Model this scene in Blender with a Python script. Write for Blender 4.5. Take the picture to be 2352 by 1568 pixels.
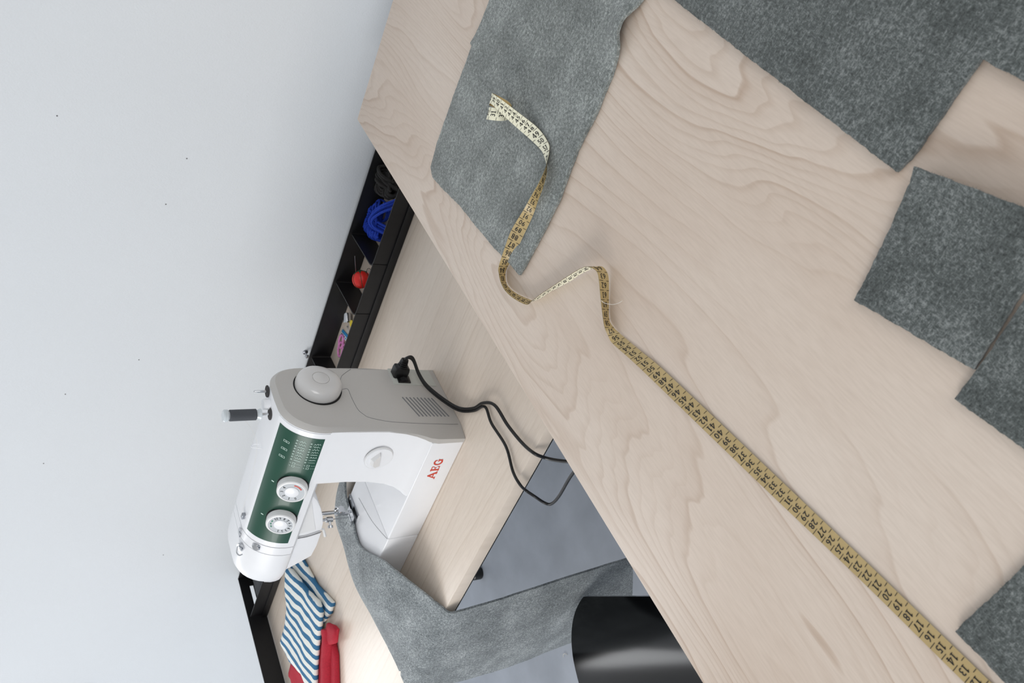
import bpy, bmesh, math, random
from mathutils import Vector, Matrix, noise as mnoise
from mathutils.geometry import delaunay_2d_cdt, intersect_point_line
random.seed(7)
sc = bpy.context.scene
COL = sc.collection
for o in list(bpy.data.objects): bpy.data.objects.remove(o)

# ------------------------------------------------------------------ camera, world, light, exposure
CAM = Vector((0.0, 0.0, 1.47))
FPX = 1941.7
RIGHT = Vector((0.755789, 0.654765, 0.008094))     # right / down / forward of the upright portrait view
DOWN = Vector((0.368955, -0.415606, -0.831351))
FWD = Vector((-0.540975, 0.631312, -0.555689))
cd = bpy.data.cameras.new('camera'); cam = bpy.data.objects.new('camera', cd); COL.objects.link(cam)
cd.sensor_fit = 'HORIZONTAL'; cd.sensor_width = 36.0; cd.lens = FPX / 2352 * 36.0
cd.clip_start = 0.02; cd.clip_end = 50
m = Matrix((DOWN, RIGHT, -FWD)).transposed().to_4x4(); m.translation = CAM     # camera held on its side
cam.matrix_world = m
sc.camera = cam
cd.dof.use_dof = True; cd.dof.focus_distance = 1.15; cd.dof.aperture_fstop = 16.0

w = bpy.data.worlds.new('room_light'); sc.world = w; w.use_nodes = True
bg = w.node_tree.nodes['Background']; bg.inputs[0].default_value = (0.95, 0.975, 1.0, 1); bg.inputs[1].default_value = 0.62
def area(name, loc, target, sx, sy, power, col):
    l = bpy.data.lights.new(name, 'AREA'); l.shape = 'RECTANGLE'; l.size = sx; l.size_y = sy; l.energy = power; l.color = col
    o = bpy.data.objects.new(name, l); COL.objects.link(o); o.location = loc
    o.rotation_euler = (Vector(target) - Vector(loc)).to_track_quat('-Z', 'Y').to_euler(); return o
area('window_light_side', (-3.7, -2.9, 2.45), (-0.5, 0.8, 0.9), 3.0, 2.2, 205, (1.0, 0.985, 0.96))
area('window_light_back', (-3.43, 1.36, 1.95), (-3.43, 0.0, 1.95), 1.7, 1.5, 40, (0.97, 0.985, 1.0))
area('fill_light_right', (2.5, -0.9, 2.1), (-0.9, 0.9, 0.9), 2.2, 1.7, 44, (1.0, 0.99, 0.97))  # added fill from the right to lift the machine's end; no known window there
sc.view_settings.view_transform = 'Standard'; sc.view_settings.look = 'None'
sc.view_settings.gamma = 1.0; sc.view_settings.use_curve_mapping = False
sc.view_settings.exposure = -0.22

# ------------------------------------------------------------------ measuring helpers: a sight line of the photograph met with a plane of the room
DESK = 0.735; TABLE = 0.894; WALL = 1.392
def sight(px, py):
    a = (1568 - py) - 784; b = px - 1176
    return RIGHT * (a / FPX) + DOWN * (b / FPX) + FWD
def at_z(px, py, z):
    d = sight(px, py); return CAM + d * ((z - CAM.z) / d.z)
def at_y(px, py, y):
    d = sight(px, py); return CAM + d * (y / d.y)
def at_x(px, py, x):
    d = sight(px, py); return CAM + d * (x / d.x)
def lerp(a, b, t): return a + (b - a) * t
def V(*a): return Vector(a)

# ------------------------------------------------------------------ materials
def new_mat(name):
    m = bpy.data.materials.new(name); m.use_nodes = True
    nt = m.node_tree; return m, nt, nt.nodes['Principled BSDF']
def srgb(r, g, b):
    f = lambda c: (c / 255) / 12.92 if c / 255 <= .04045 else ((c / 255 + .055) / 1.055) ** 2.4
    return (f(r), f(g), f(b), 1)
def N(nt, t, **kw):
    n = nt.nodes.new(t)
    for k, v in kw.items():
        if k.startswith('i_'):
            key = k[2:]
            n.inputs[int(key) if key.isdigit() else key.replace('_', ' ')].default_value = v
        else: setattr(n, k, v)
    return n
def ramp(nt, src, stops):
    r = nt.nodes.new('ShaderNodeValToRGB'); e = r.color_ramp.elements
    while len(e) < len(stops): e.new(0.5)
    for el, (p, c) in zip(e, stops): el.position = p; el.color = c
    nt.links.new(src, r.inputs[0]); return r
def bump(nt, bsdf, src, strength, dist):
    b = N(nt, 'ShaderNodeBump'); b.inputs['Strength'].default_value = strength; b.inputs['Distance'].default_value = dist
    nt.links.new(src, b.inputs['Height']); nt.links.new(b.outputs[0], bsdf.inputs['Normal'])
def world_pos(nt, scale=(1, 1, 1), rot=(0, 0, 0)):
    g = N(nt, 'ShaderNodeNewGeometry'); mp = N(nt, 'ShaderNodeMapping'); mp.inputs['Scale'].default_value = scale; mp.inputs['Rotation'].default_value = rot
    nt.links.new(g.outputs['Position'], mp.inputs[0]); return mp.outputs[0]
def plain(name, rgb, rough=.5, metal=0, grain=0.03, gscale=60, coat=0, bumps=0.0, bscale=400, spec=.5):
    m, nt, b = new_mat(name)
    p = world_pos(nt); n = N(nt, 'ShaderNodeTexNoise'); n.inputs['Scale'].default_value = gscale; n.inputs['Detail'].default_value = 4
    nt.links.new(p, n.inputs['Vector'])
    c = srgb(*rgb); lo = tuple(x * (1 - grain) for x in c[:3]) + (1,); hi = tuple(min(1, x * (1 + grain)) for x in c[:3]) + (1,)
    r = ramp(nt, n.outputs[0], [(.3, lo), (.7, hi)]); nt.links.new(r.outputs[0], b.inputs['Base Color'])
    b.inputs['Roughness'].default_value = rough; b.inputs['Metallic'].default_value = metal; b.inputs['Coat Weight'].default_value = coat
    b.inputs['Specular IOR Level'].default_value = spec
    if bumps:
        n2 = N(nt, 'ShaderNodeTexNoise'); n2.inputs['Scale'].default_value = bscale; nt.links.new(p, n2.inputs['Vector']); bump(nt, b, n2.outputs[0], bumps, .001)
    return m

def wood(name, light, mid, dark, axis, rings, rough, seed, figure):
    """pale veneer: flat-sawn growth figure along one axis, fine pores along the same axis"""
    m, nt, b = new_mat(name); L = nt.links
    along, across = (('Y', 'X') if axis == 'Y' else ('X', 'Y'))
    g = N(nt, 'ShaderNodeNewGeometry'); sp = N(nt, 'ShaderNodeSeparateXYZ'); L.new(g.outputs['Position'], sp.inputs[0])
    def combine(sa, sl):
        c = N(nt, 'ShaderNodeCombineXYZ')
        for out, s, i in ((across, sa, 0), (along, sl, 1)):
            mm = N(nt, 'ShaderNodeMath', operation='MULTIPLY'); L.new(sp.outputs[out], mm.inputs[0]); mm.inputs[1].default_value = s; L.new(mm.outputs[0], c.inputs[i])
        c.inputs[2].default_value = seed; return c.outputs[0]
    def nz(vec, detail=3, rough_=.5):
        n = N(nt, 'ShaderNodeTexNoise'); n.inputs['Scale'].default_value = 1; n.inputs['Detail'].default_value = detail; n.inputs['Roughness'].default_value = rough_
        L.new(vec, n.inputs['Vector']); return n.outputs[0]
    def math_(op, a, bb):
        mm = N(nt, 'ShaderNodeMath', operation=op)
        for i, x in enumerate((a, bb)):
            if isinstance(x, (int, float)): mm.inputs[i].default_value = x
            else: L.new(x, mm.inputs[i])
        return mm.outputs[0]
    big = nz(combine(5.0, 1.05), 1.5); small = nz(combine(30, 5), 2)
    t = math_('MULTIPLY', big, figure); t = math_('ADD', t, math_('MULTIPLY', small, figure * .05))
    t = math_('ADD', t, math_('MULTIPLY', sp.outputs[across], rings)) 
    fr = math_('FRACT', t, 0)
    band = ramp(nt, fr, [(0, (.04, .04, .04, 1)), (.55, (.1, .1, .1, 1)), (.88, (.42, .42, .42, 1)), (.96, (1, 1, 1, 1)), (1, (.04, .04, .04, 1))])
    fr3 = math_('FRACT', math_('MULTIPLY', t, 4.0), 0)
    band3 = ramp(nt, fr3, [(0, (0, 0, 0, 1)), (.6, (.08, .08, .08, 1)), (.93, (.6, .6, .6, 1)), (1, (0, 0, 0, 1))])
    mask = ramp(nt, nz(combine(9, 2.2), 2), [(.36, (.1, .1, .1, 1)), (.64, (1, 1, 1, 1))])
    mask3 = ramp(nt, nz(combine(6, 1.1), 2), [(.38, (0, 0, 0, 1)), (.56, (1, 1, 1, 1))])
    bandm = math_('ADD', math_('MULTIPLY', band.outputs[0], mask.outputs[0]), math_('MULTIPLY', band3.outputs[0], mask3.outputs[0]))
    fibre = nz(combine(520, 42), 3, .6); blot = nz(combine(7, 3), 2)
    c1 = ramp(nt, blot, [(.3, light), (.7, mid)])
    mix = N(nt, 'ShaderNodeMix', data_type='RGBA'); L.new(math_('MULTIPLY', bandm, .52), mix.inputs[0]); L.new(c1.outputs[0], mix.inputs[6]); mix.inputs[7].default_value = dark
    mix2 = N(nt, 'ShaderNodeMix', data_type='RGBA', blend_type='MULTIPLY'); mix2.inputs[0].default_value = .42
    f2 = ramp(nt, fibre, [(.3, (.86, .84, .82, 1)), (.62, (1.04, 1.04, 1.04, 1))])
    L.new(mix.outputs[2], mix2.inputs[6]); L.new(f2.outputs[0], mix2.inputs[7]); L.new(mix2.outputs[2], b.inputs['Base Color'])
    b.inputs['Roughness'].default_value = rough
    bump(nt, b, fibre, .12, .0004)
    return m

def felt_mat(name, lo, mid, hi, rot=(0, 0, 0)):
    m, nt, b = new_mat(name); L = nt.links
    p = world_pos(nt, (1, 1, 1)); p2 = world_pos(nt, (1, .35, 1), rot)
    a = N(nt, 'ShaderNodeTexNoise'); a.inputs['Scale'].default_value = 270; a.inputs['Detail'].default_value = 5; a.inputs['Roughness'].default_value = .72; L.new(p, a.inputs['Vector'])
    p3 = world_pos(nt, (.35, 1, 1), tuple(-x for x in rot)); f2 = N(nt, 'ShaderNodeTexNoise'); f2.inputs['Scale'].default_value = 820; f2.inputs['Detail'].default_value = 3; L.new(p3, f2.inputs['Vector'])
    f = N(nt, 'ShaderNodeTexNoise'); f.inputs['Scale'].default_value = 900; f.inputs['Detail'].default_value = 3; f.inputs['Roughness'].default_value = .6; L.new(p2, f.inputs['Vector'])
    g = N(nt, 'ShaderNodeTexNoise'); g.inputs['Scale'].default_value = 22; g.inputs['Detail'].default_value = 2; L.new(p, g.inputs['Vector'])
    def mm(op, x, y):
        q = N(nt, 'ShaderNodeMath', operation=op)
        for i, s in enumerate((x, y)):
            if isinstance(s, (int, float)): q.inputs[i].default_value = s
            else: L.new(s, q.inputs[i])
        return q.outputs[0]
    h = mm('ADD', mm('MULTIPLY', a.outputs[0], .40), mm('MULTIPLY', mm('MAXIMUM', f.outputs[0], f2.outputs[0]), .42)); h = mm('ADD', h, mm('MULTIPLY', g.outputs[0], .18))
    r = ramp(nt, h, [(.39, lo), (.52, mid), (.66, hi)]); L.new(r.outputs[0], b.inputs['Base Color'])
    b.inputs['Roughness'].default_value = 1.0; b.inputs['Specular IOR Level'].default_value = .1
    b.inputs['Sheen Weight'].default_value = .25; b.inputs['Sheen Roughness'].default_value = .6
    bump(nt, b, h, .9, .0022)
    return m

M = {}
M['wall'] = plain('wall_paint', (216, 220, 224), .85, grain=.012, gscale=3, bumps=.35, bscale=330)
M['floor'] = plain('concrete_floor', (158, 164, 174), .45, grain=.10, gscale=9, bumps=.1, bscale=120)
M['table_wood'] = wood('beech_veneer_cutting_table', srgb(217, 203, 190), srgb(207, 190, 175), srgb(178, 153, 132), 'Y', 22, .36, 3.1, 15)
M['desk_wood'] = wood('beech_veneer_desk', srgb(230, 217, 203), srgb(225, 210, 195), srgb(211, 194, 177), 'X', 20, .3, 8.7, 3)
M['felt'] = felt_mat('grey_wool_felt', srgb(66, 71, 70), srgb(118, 124, 122), srgb(182, 187, 185), (0, 0, .3))
M['felt_dark'] = felt_mat('dark_grey_wool_felt', srgb(44, 49, 48), srgb(86, 92, 91), srgb(146, 151, 150), (0, 0, .5))
M['felt_light'] = felt_mat('light_grey_wool_felt', srgb(70, 77, 80), srgb(132, 139, 142), srgb(206, 211, 213), (0, 0, .8))
M['black_steel'] = plain('black_powder_coated_steel', (24, 24, 26), .42, grain=.1, spec=.35)
M['black_plastic'] = plain('black_plastic', (16, 16, 17), .35, grain=.1)
M['black_gap'] = plain('dark_gap', (20, 20, 21), .9)
M['white_plastic'] = plain('white_plastic', (236, 237, 240), .35, grain=.006, coat=.15)
M['cream_plastic'] = plain('off_white_knob_plastic', (226, 226, 226), .3, grain=.01, coat=.3)
M['grey_plastic'] = plain('warm_grey_plastic', (190, 187, 183), .5, grain=.02, gscale=900, bumps=.12, bscale=1500)
M['wheel_plastic'] = plain('grey_white_wheel_plastic', (212, 210, 208), .22, grain=.01, coat=.6)
M['ring_grey'] = plain('grey_dial_ring', (176, 181, 186), .4)
M['seam'] = plain('seam_grey', (120, 120, 122), .8)
M['green'] = plain('dark_green_panel', (14, 70, 53), .34, grain=.03, gscale=20, coat=.1, spec=.4)
M['print_white'] = plain('white_print', (190, 214, 204), .5)
M['print_black'] = plain('black_print', (22, 22, 24), .6)
M['print_green'] = plain('green_print', (60, 130, 105), .6)
M['print_red'] = plain('red_print', (205, 62, 40), .5)
M['chrome'] = plain('chrome', (200, 202, 205), .16, metal=1.0, grain=.02)
M['steel'] = plain('brushed_steel', (165, 167, 172), .3, metal=1.0, grain=.05)
M['dark_felt_disc'] = plain('dark_pin_disc', (62, 60, 60), .9)
M['tape_cream'] = plain('cream_tape_side', (232, 229, 204), .35, grain=.02, coat=.2)
M['tape_gold'] = plain('golden_tan_tape_side', (180, 157, 109), .4, grain=.04, gscale=40, coat=.1)
M['thread_grey'] = plain('dark_grey_thread', (74, 77, 82), .8, grain=.2, gscale=1800)
M['clear_spool'] = plain('pale_spool_plastic', (205, 212, 216), .2, coat=.4)
M['pale_thread'] = plain('pale_thread', (218, 214, 206), .8)
M['blue_yarn'] = plain('cobalt_blue_yarn', (12, 58, 176), .8, grain=.35, gscale=500, bumps=.6, bscale=1200)
M['dark_yarn'] = plain('charcoal_yarn', (44, 42, 41), .9, grain=.3, gscale=500, bumps=.6, bscale=1200)
M['tomato'] = plain('red_satin', (218, 34, 26), .45, grain=.1, gscale=200)
M['leaf_green'] = plain('dark_green_felt_cap', (32, 78, 56), .8)
M['pink'] = plain('pink_plastic', (214, 132, 190), .35)
M['card_blue'] = plain('blue_card', (40, 132, 188), .5)
M['card_white'] = plain('white_card', (222, 224, 228), .6)
M['yellow'] = plain('yellow_plastic', (232, 206, 40), .4)
M['red_cloth'] = plain('red_jersey', (176, 26, 48), .85, grain=.12, gscale=300, bumps=.4, bscale=1400)
M['grey_cloth'] = plain('dark_grey_cloth', (62, 64, 68), .9, grain=.15, gscale=300)
M['chair'] = plain('black_stained_plywood', (15, 16, 18), .17, grain=.12, gscale=80, spec=.5)

def stripe_mat():
    m, nt, b = new_mat('blue_white_striped_jersey'); L = nt.links
    p = world_pos(nt); n = N(nt, 'ShaderNodeTexNoise'); n.inputs['Scale'].default_value = 9; n.inputs['Detail'].default_value = 1; L.new(world_pos(nt, (1, 1, 0)), n.inputs['Vector'])
    a0 = at_z(653, 1306, DESK); a1 = at_z(722, 1392, DESK); d = (a1 - a0).normalized(); nrm = (-d.y, d.x)
    sp = N(nt, 'ShaderNodeSeparateXYZ'); L.new(p, sp.inputs[0])
    def mm(op, x, y):
        q = N(nt, 'ShaderNodeMath', operation=op)
        for i, s in enumerate((x, y)):
            if isinstance(s, (int, float)): q.inputs[i].default_value = s
            else: L.new(s, q.inputs[i])
        return q.outputs[0]
    t = mm('ADD', mm('MULTIPLY', sp.outputs[0], nrm[0]), mm('MULTIPLY', sp.outputs[1], nrm[1]))
    t = mm('ADD', t, mm('MULTIPLY', n.outputs[0], .024)); fr = mm('FRACT', mm('MULTIPLY', t, 42), 0)
    r = ramp(nt, fr, [(0, srgb(52, 110, 150)), (.44, srgb(52, 110, 150)), (.48, srgb(233, 234, 228)), (.96, srgb(233, 234, 228))]); L.new(r.outputs[0], b.inputs['Base Color'])
    b.inputs['Roughness'].default_value = .9
    return m
M['stripes'] = stripe_mat()

# ------------------------------------------------------------------ mesh helpers
class MB:
    """collects geometry in room coordinates, becomes one mesh object"""
    def __init__(s): s.v = []; s.f = []
    def add(s, vs, fs):
        o = len(s.v); s.v += [Vector(p) for p in vs]; s.f += [tuple(i + o for i in f) for f in fs]; return s
    def box(s, a, b):
        (x0, y0, z0), (x1, y1, z1) = a, b
        return s.add([(x0, y0, z0), (x1, y0, z0), (x1, y1, z0), (x0, y1, z0), (x0, y0, z1), (x1, y0, z1), (x1, y1, z1), (x0, y1, z1)],
                     [(0, 3, 2, 1), (4, 5, 6, 7), (0, 1, 5, 4), (1, 2, 6, 5), (2, 3, 7, 6), (3, 0, 4, 7)])
    def loft(s, rings, caps=True, closed=False):
        n = len(rings[0]); o = len(s.v)
        for r in rings: s.v += [Vector(p) for p in r]
        k = len(rings)
        for i in range(k if closed else k - 1):
            j = (i + 1) % k
            for a in range(n):
                b = (a + 1) % n; s.f.append((o + i * n + a, o + i * n + b, o + j * n + b, o + j * n + a))
        if caps and not closed:
            s.f.append(tuple(o + a for a in reversed(range(n)))); s.f.append(tuple(o + (k - 1) * n + a for a in range(n)))
        return s
    def tube(s, pts, r, n=8, closed=False, flat=1.0):
        pts = [Vector(p) for p in pts]; rr = r if isinstance(r, (list, tuple)) else [r] * len(pts)
        rings = []; prev = None
        for i, p in enumerate(pts):
            a = pts[i - 1] if (i or closed) else pts[0]; b = pts[(i + 1) % len(pts)] if (i < len(pts) - 1 or closed) else pts[-1]
            t = (b - a).normalized()
            if prev is None:
                u = t.cross(Vector((0, 0, 1)));  u = u if u.length > .05 else t.cross(Vector((1, 0, 0)))
            else: u = prev - t * prev.dot(t)
            u.normalize(); prev = u; q = t.cross(u)
            rings.append([p + (u * math.cos(2 * math.pi * k / n) + q * math.sin(2 * math.pi * k / n) * flat) * rr[i] for k in range(n)])
        return s.loft(rings, caps=True, closed=closed)
    def lathe(s, prof, c, axis, n=32, up=None):
        axis = Vector(axis).normalized(); u = axis.orthogonal().normalized(); q = axis.cross(u); c = Vector(c)
        rings = [[c + axis * h + (u * math.cos(2 * math.pi * k / n) + q * math.sin(2 * math.pi * k / n)) * max(r, 1e-5) for k in range(n)] for r, h in prof]
        return s.loft(rings)
    def prism(s, poly, fn0, fn1):
        return s.loft([[fn0(*p) for p in poly], [fn1(*p) for p in poly]])
    def build(s, name, mat, parent=None, smooth=True, bevel=0, seg=2, angle=35, origin=None):
        root = parent
        while root is not None and root.parent is not None: root = root.parent
        if root is not None: off = root.location.copy()
        elif origin is not None: off = Vector(origin)
        else:
            xs = [p.x for p in s.v]; ys = [p.y for p in s.v]; off = Vector(((min(xs) + max(xs)) / 2, (min(ys) + max(ys)) / 2, min(p.z for p in s.v)))
        bm = bmesh.new(); vs = [bm.verts.new(p - off) for p in s.v]
        for f in s.f:
            if len(set(f)) > 2:
                try: bm.faces.new([vs[i] for i in f])
                except ValueError: pass
        bmesh.ops.recalc_face_normals(bm, faces=bm.faces)
        if bevel:
            es = [e for e in bm.edges if len(e.link_faces) == 2 and e.calc_face_angle(0) > math.radians(angle)]
            bmesh.ops.bevel(bm, geom=es, offset=bevel, segments=seg, profile=.6, affect='EDGES', clamp_overlap=True)
        me = bpy.data.meshes.new(name); bm.to_mesh(me); bm.free(); me.materials.append(M[mat] if isinstance(mat, str) else mat)
        if smooth:
            me.polygons.foreach_set('use_smooth', [True] * len(me.polygons)); me.set_sharp_from_angle(angle=math.radians(angle))
        o = bpy.data.objects.new(name, me); COL.objects.link(o)
        if parent is not None: o.parent = parent
        else: o.location = off
        return o
def empty(name, loc):
    o = bpy.data.objects.new(name, None); o.empty_display_size = .05; o.location = loc; COL.objects.link(o); return o
def tag(o, label=None, cat=None, group=None, kind=None):
    for k, v in (('label', label), ('category', cat), ('group', group), ('kind', kind)):
        if v: o[k] = v
    return o
def catmull(pts, per=8):
    pts = [Vector(p) for p in pts]; out = []
    P = [pts[0] * 2 - pts[1]] + pts + [pts[-1] * 2 - pts[-2]]
    for i in range(1, len(P) - 2):
        for k in range(per):
            t = k / per; a, b, c, d = P[i - 1], P[i], P[i + 1], P[i + 2]
            out.append(.5 * ((2 * b) + (c - a) * t + (2 * a - 5 * b + 4 * c - d) * t * t + (3 * b - a - 3 * c + d) * t ** 3))
    out.append(pts[-1]); return out
def rrect(x0, x1, y0, y1, r, n=4):
    out = []
    for cx, cy, a0 in ((x1 - r, y1 - r, 0), (x0 + r, y1 - r, 90), (x0 + r, y0 + r, 180), (x1 - r, y0 + r, 270)):
        for k in range(n + 1):
            a = math.radians(a0 + 90 * k / n); out.append((cx + r * math.cos(a), cy + r * math.sin(a)))
    return out
def stroke2d(pts, w, closed=False):
    """polyline in the plane as a list of quads"""
    out = []; n = len(pts)
    for i in range(n if closed else n - 1):
        a = Vector(pts[i]); b = Vector(pts[(i + 1) % n]); d = (b - a)
        if d.length < 1e-9: continue
        d.normalize(); q = Vector((-d.y, d.x)) * w / 2; e = d * w * .3
        out.append([a - e - q, b + e - q, b + e + q, a - e + q])
    return out
_glyph = {}
def hand_glyph(strokes, wd):
    vs = []; fs = []
    for a, b, w_ in strokes:
        n = 4
        for k in range(n):
            p = (lerp(a[0], b[0], k / n), lerp(a[1], b[1], k / n)); q = (lerp(a[0], b[0], (k + 1) / n), lerp(a[1], b[1], (k + 1) / n))
            o = len(vs); vs += [tuple(c) for c in stroke2d([p, q], w_)[0]]; fs.append((o, o + 1, o + 2, o + 3))
    return vs, fs, wd
_glyph['4'] = hand_glyph([((.36, .68), (.04, .20), .085), ((.02, .20), (.54, .20), .085), ((.38, .70), (.38, .0), .12), ((.26, .03), (.50, .03), .06)], .55)
_glyph['1'] = hand_glyph([((.20, .02), (.20, .69), .13), ((.04, .57), (.18, .66), .08), ((.04, .03), (.36, .03), .065)], .38)
_glyph['7'] = hand_glyph([((.03, .66), (.46, .66), .11), ((.44, .64), (.27, .34), .10), ((.27, .34), (.20, .0), .14), ((.04, .52), (.04, .68), .07)], .48)
def glyph(ch):
    if ch not in _glyph:
        cu = bpy.data.curves.new('glyph', 'FONT'); cu.body = ch; cu.resolution_u = 3; cu.offset = .008; cu.fill_mode = 'FRONT'
        ob = bpy.data.objects.new('glyph', cu); COL.objects.link(ob); dg = bpy.context.evaluated_depsgraph_get()
        me = ob.evaluated_get(dg).to_mesh(); bm = bmesh.new(); bm.from_mesh(me); bmesh.ops.triangulate(bm, faces=bm.faces)
        for lim in (.36, .18):
            es = [e for e in bm.edges if e.calc_length() > lim]
            if es: bmesh.ops.subdivide_edges(bm, edges=es, cuts=1); bmesh.ops.triangulate(bm, faces=bm.faces)
        bm.verts.index_update(); vs = [(v.co.x, v.co.y) for v in bm.verts]; fs = [tuple(v.index for v in f.verts) for f in bm.faces]; bm.free()
        ob.evaluated_get(dg).to_mesh_clear(); bpy.data.objects.remove(ob); bpy.data.curves.remove(cu)
        x0 = min(v[0] for v in vs); x1 = max(v[0] for v in vs)
        _glyph[ch] = ([(x - x0, y) for x, y in vs], fs, x1 - x0)
    return _glyph[ch]
def text2d(s, h):
    """centred lettering: list of (verts, faces); h = digit height"""
    k = h / .70; x = 0; parts = []
    for ch in s:
        vs, fs, wd = glyph(ch); parts.append(([(x + a * k, b * k) for a, b in vs], fs)); x += (wd + .10) * k
    x -= .10 * k
    return [([(a - x / 2, b - h / 2) for a, b in vs], fs) for vs, fs in parts]

# ------------------------------------------------------------------ room
def struct(o): o['kind'] = 'structure'; return o
struct(MB().box((-5.3, WALL, -.0), (3.2, WALL + .12, 2.8)).build('wall_back', 'wall', smooth=False))
struct(MB().box((-5.3, -3.4, -.08), (3.2, WALL + .12, 0)).build('floor', 'floor', smooth=False))
struct(MB().box((-5.3, -3.4, 0), (-5.18, WALL, 2.8)).build('wall_left', 'wall', smooth=False))
struct(MB().box((3.08, -3.4, 0), (3.2, WALL, 2.8)).build('wall_right', 'wall', smooth=False))
struct(MB().box((-5.18, -3.4, 0), (3.08, -3.28, 2.8)).build('wall_front', 'wall', smooth=False))
def window(name, c, ax, w_, h_):
    # a white casement frame round the daylight opening
    fr = MB(); c = Vector(c); ax = Vector(ax).normalized(); up = Vector((0, 0, 1)); nn = ax.cross(up)
    def bar(u0, u1, v0, v1):
        ring = lambda d: [c + ax * u + up * v + nn * d for u, v in ((u0, v0), (u1, v0), (u1, v1), (u0, v1))]
        fr.loft([ring(-.03), ring(.03)])
    t = .06; W = w_ / 2; Hh = h_ / 2
    bar(-W - t, -W, -Hh - t, Hh + t); bar(W, W + t, -Hh - t, Hh + t); bar(-W, W, -Hh - t, -Hh); bar(-W, W, Hh, Hh + t)
    return struct(fr.build(name, 'white_plastic', smooth=False))
wallo = bpy.data.objects['wall_back']
for x_, y_ in ((131, 266), (381, 469), (429, 364), (100, 1064), (319, 826), (375, 1274), (150, 905)):
    c_ = at_y(x_, y_, WALL)
    h_ = MB().lathe([(0, 0), (.0014, 0), (.0011, .0006), (0, .0007)], c_, (0, -1, 0), 8).build('nail_hole', plain('nail_hole_grey', (120, 120, 122), .9), None, origin=wallo.location); h_.parent = wallo; h_.location = (0, 0, 0)
window('window_1', (-3.43, 1.375, 1.95), (1, 0, 0), 1.7, 1.5)

# small metal hook in the wall
hk = at_y(701, 808, WALL)
tag(MB().lathe([(0, 0), (.006, 0), (.006, .002), (.002, .003), (.002, .012), (.0045, .014), (.004, .017), (0, .018)], hk, (0, -1, 0), 12).build('wall_pin', 'steel', origin=hk),
    'tiny silver pin pushed into the white wall above the organiser tray', 'pin')

# ------------------------------------------------------------------ cutting table (foreground)
tb = empty('cutting_table', (-.1, .58, 0))
tag(tb, 'large pale wooden cutting table filling the foreground under the felt pieces', 'table')
MB().box((-.589, -.12, TABLE - .025), (.40, 1.263, TABLE)).build('tabletop', 'table_wood', tb, bevel=.0018, seg=2)
for x, y in ((-.54, -.07), (.35, -.07), (-.54, 1.21), (.35, 1.21)):
    MB().box((x - .025, y - .025, 0), (x + .025, y + .025, TABLE - .025)).build('leg', 'black_steel', tb, bevel=.002)

# ------------------------------------------------------------------ sewing desk
DF = .681; DL = -2.072; DR = -.645
dk = empty('sewing_desk', (-1.36, 1.03, 0))
tag(dk, 'pale wooden desk against the white wall carrying the sewing machine', 'desk')
MB().box((DL, DF, DESK - .0235), (DR, WALL - .008, DESK)).build('desktop', 'desk_wood', dk, bevel=.0012)
MB().box((DL + .002, DF + .002, DESK - .0275), (DR - .002, WALL - .01, DESK - .0237)).build('underside_board', 'black_gap', dk, smooth=False)
for sx in (0, 1):
    for sy in (0, 1):
        x0, y0 = ((-2.03, -.70)[sx], (.76, 1.29)[sy]); x1, y1 = ((-2.125, -.66)[sx], (.74, 1.305)[sy])
        if sx == 0 and sy == 0: x1, y1 = -2.1, .735
        g = MB().tube([(x0, y0, DESK - .028), (lerp(x0, x1, .5), lerp(y0, y1, .5), .35), (x1, y1, .028)], .016, 14)
        lg = g.build('leg', 'black_steel', dk)
        MB().lathe([(0, 0), (.019, 0), (.0205, .004), (.0205, .03), (.016, .036), (0, .036)], (x1, y1, 0), (0, 0, 1), 16).build('foot', 'black_plastic', lg)

# ------------------------------------------------------------------ black steel organiser along the back of the desk
ORX0, ORX1 = -2.070, -.66; OB = 1.379; OF = 1.2465; OT = DESK + .051
og = empty('desk_organiser', (-1.4, 1.31, DESK)); e = .0005
tag(og, 'long black steel organiser tray with dividers along the back of the desk', 'organiser')
MB().box((ORX0, OB, DESK + e), (ORX1, OB + .0025, OT)).build('back_plate', 'black_steel', og, smooth=False)
sp0 = MB()        # plate with a cable slot near the wall
for y0_, y1_, z0_, z1_ in ((.70, 1.290, e, .051), (1.352, OB, e, .051), (1.290, 1.352, e, .0150), (1.290, 1.352, .0256, .051)):
    sp0.box((ORX0, y0_, DESK + z0_), (ORX0 + .003, y1_, DESK + z1_))
sp0.build('side_plate', 'black_steel', og, smooth=False)
MB().box((ORX0 + .003, OF, DESK + e), (ORX1, OF + .003, DESK + .0165)).build('front_rail', 'black_steel', og, bevel=.001, angle=30)
divs = [-.66, -.885, -1.010, -1.225, -1.44, -1.66, -1.88, -2.066]
for i in range(len(divs) - 1):
    xr, xl = divs[i] - .001, divs[i + 1] + .001
    # one bent sheet: divider at the left end, rounded corner, then the front panel
    path = [(xl - .010, OB - .002), (xl - .002, OF + .018)]
    for k in range(1, 6):
        a = math.radians(90 * k / 6); path.append((xl - .001 + .011 * (1 - math.cos(a)), OF + .016 - .011 * math.sin(a)))
    path += [(xl + .014, OF + .0045), (xr + (.0 if i == 0 else .009), OF + .0045)]
    if i == len(divs) - 2: path = [(xl + .004, OF + .0045), (xr - .002, OF + .0045)]
    P = [Vector((x, y, 0)) for x, y in path]; ring = []
    lo, hi = DESK + .0008, DESK + .0465
    rings = []
    for k, p in enumerate(P):
        a = P[max(0, k - 1)]; b = P[min(len(P) - 1, k + 1)]; d = (b - a).normalized(); q = Vector((-d.y, d.x, 0)) * .0011
        rings.append([p - q + V(0, 0, lo), p + q + V(0, 0, lo), p + q + V(0, 0, hi), p - q + V(0, 0, hi)])
    MB().loft(rings).build('divider_panel', 'black_steel', og, angle=50)

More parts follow.
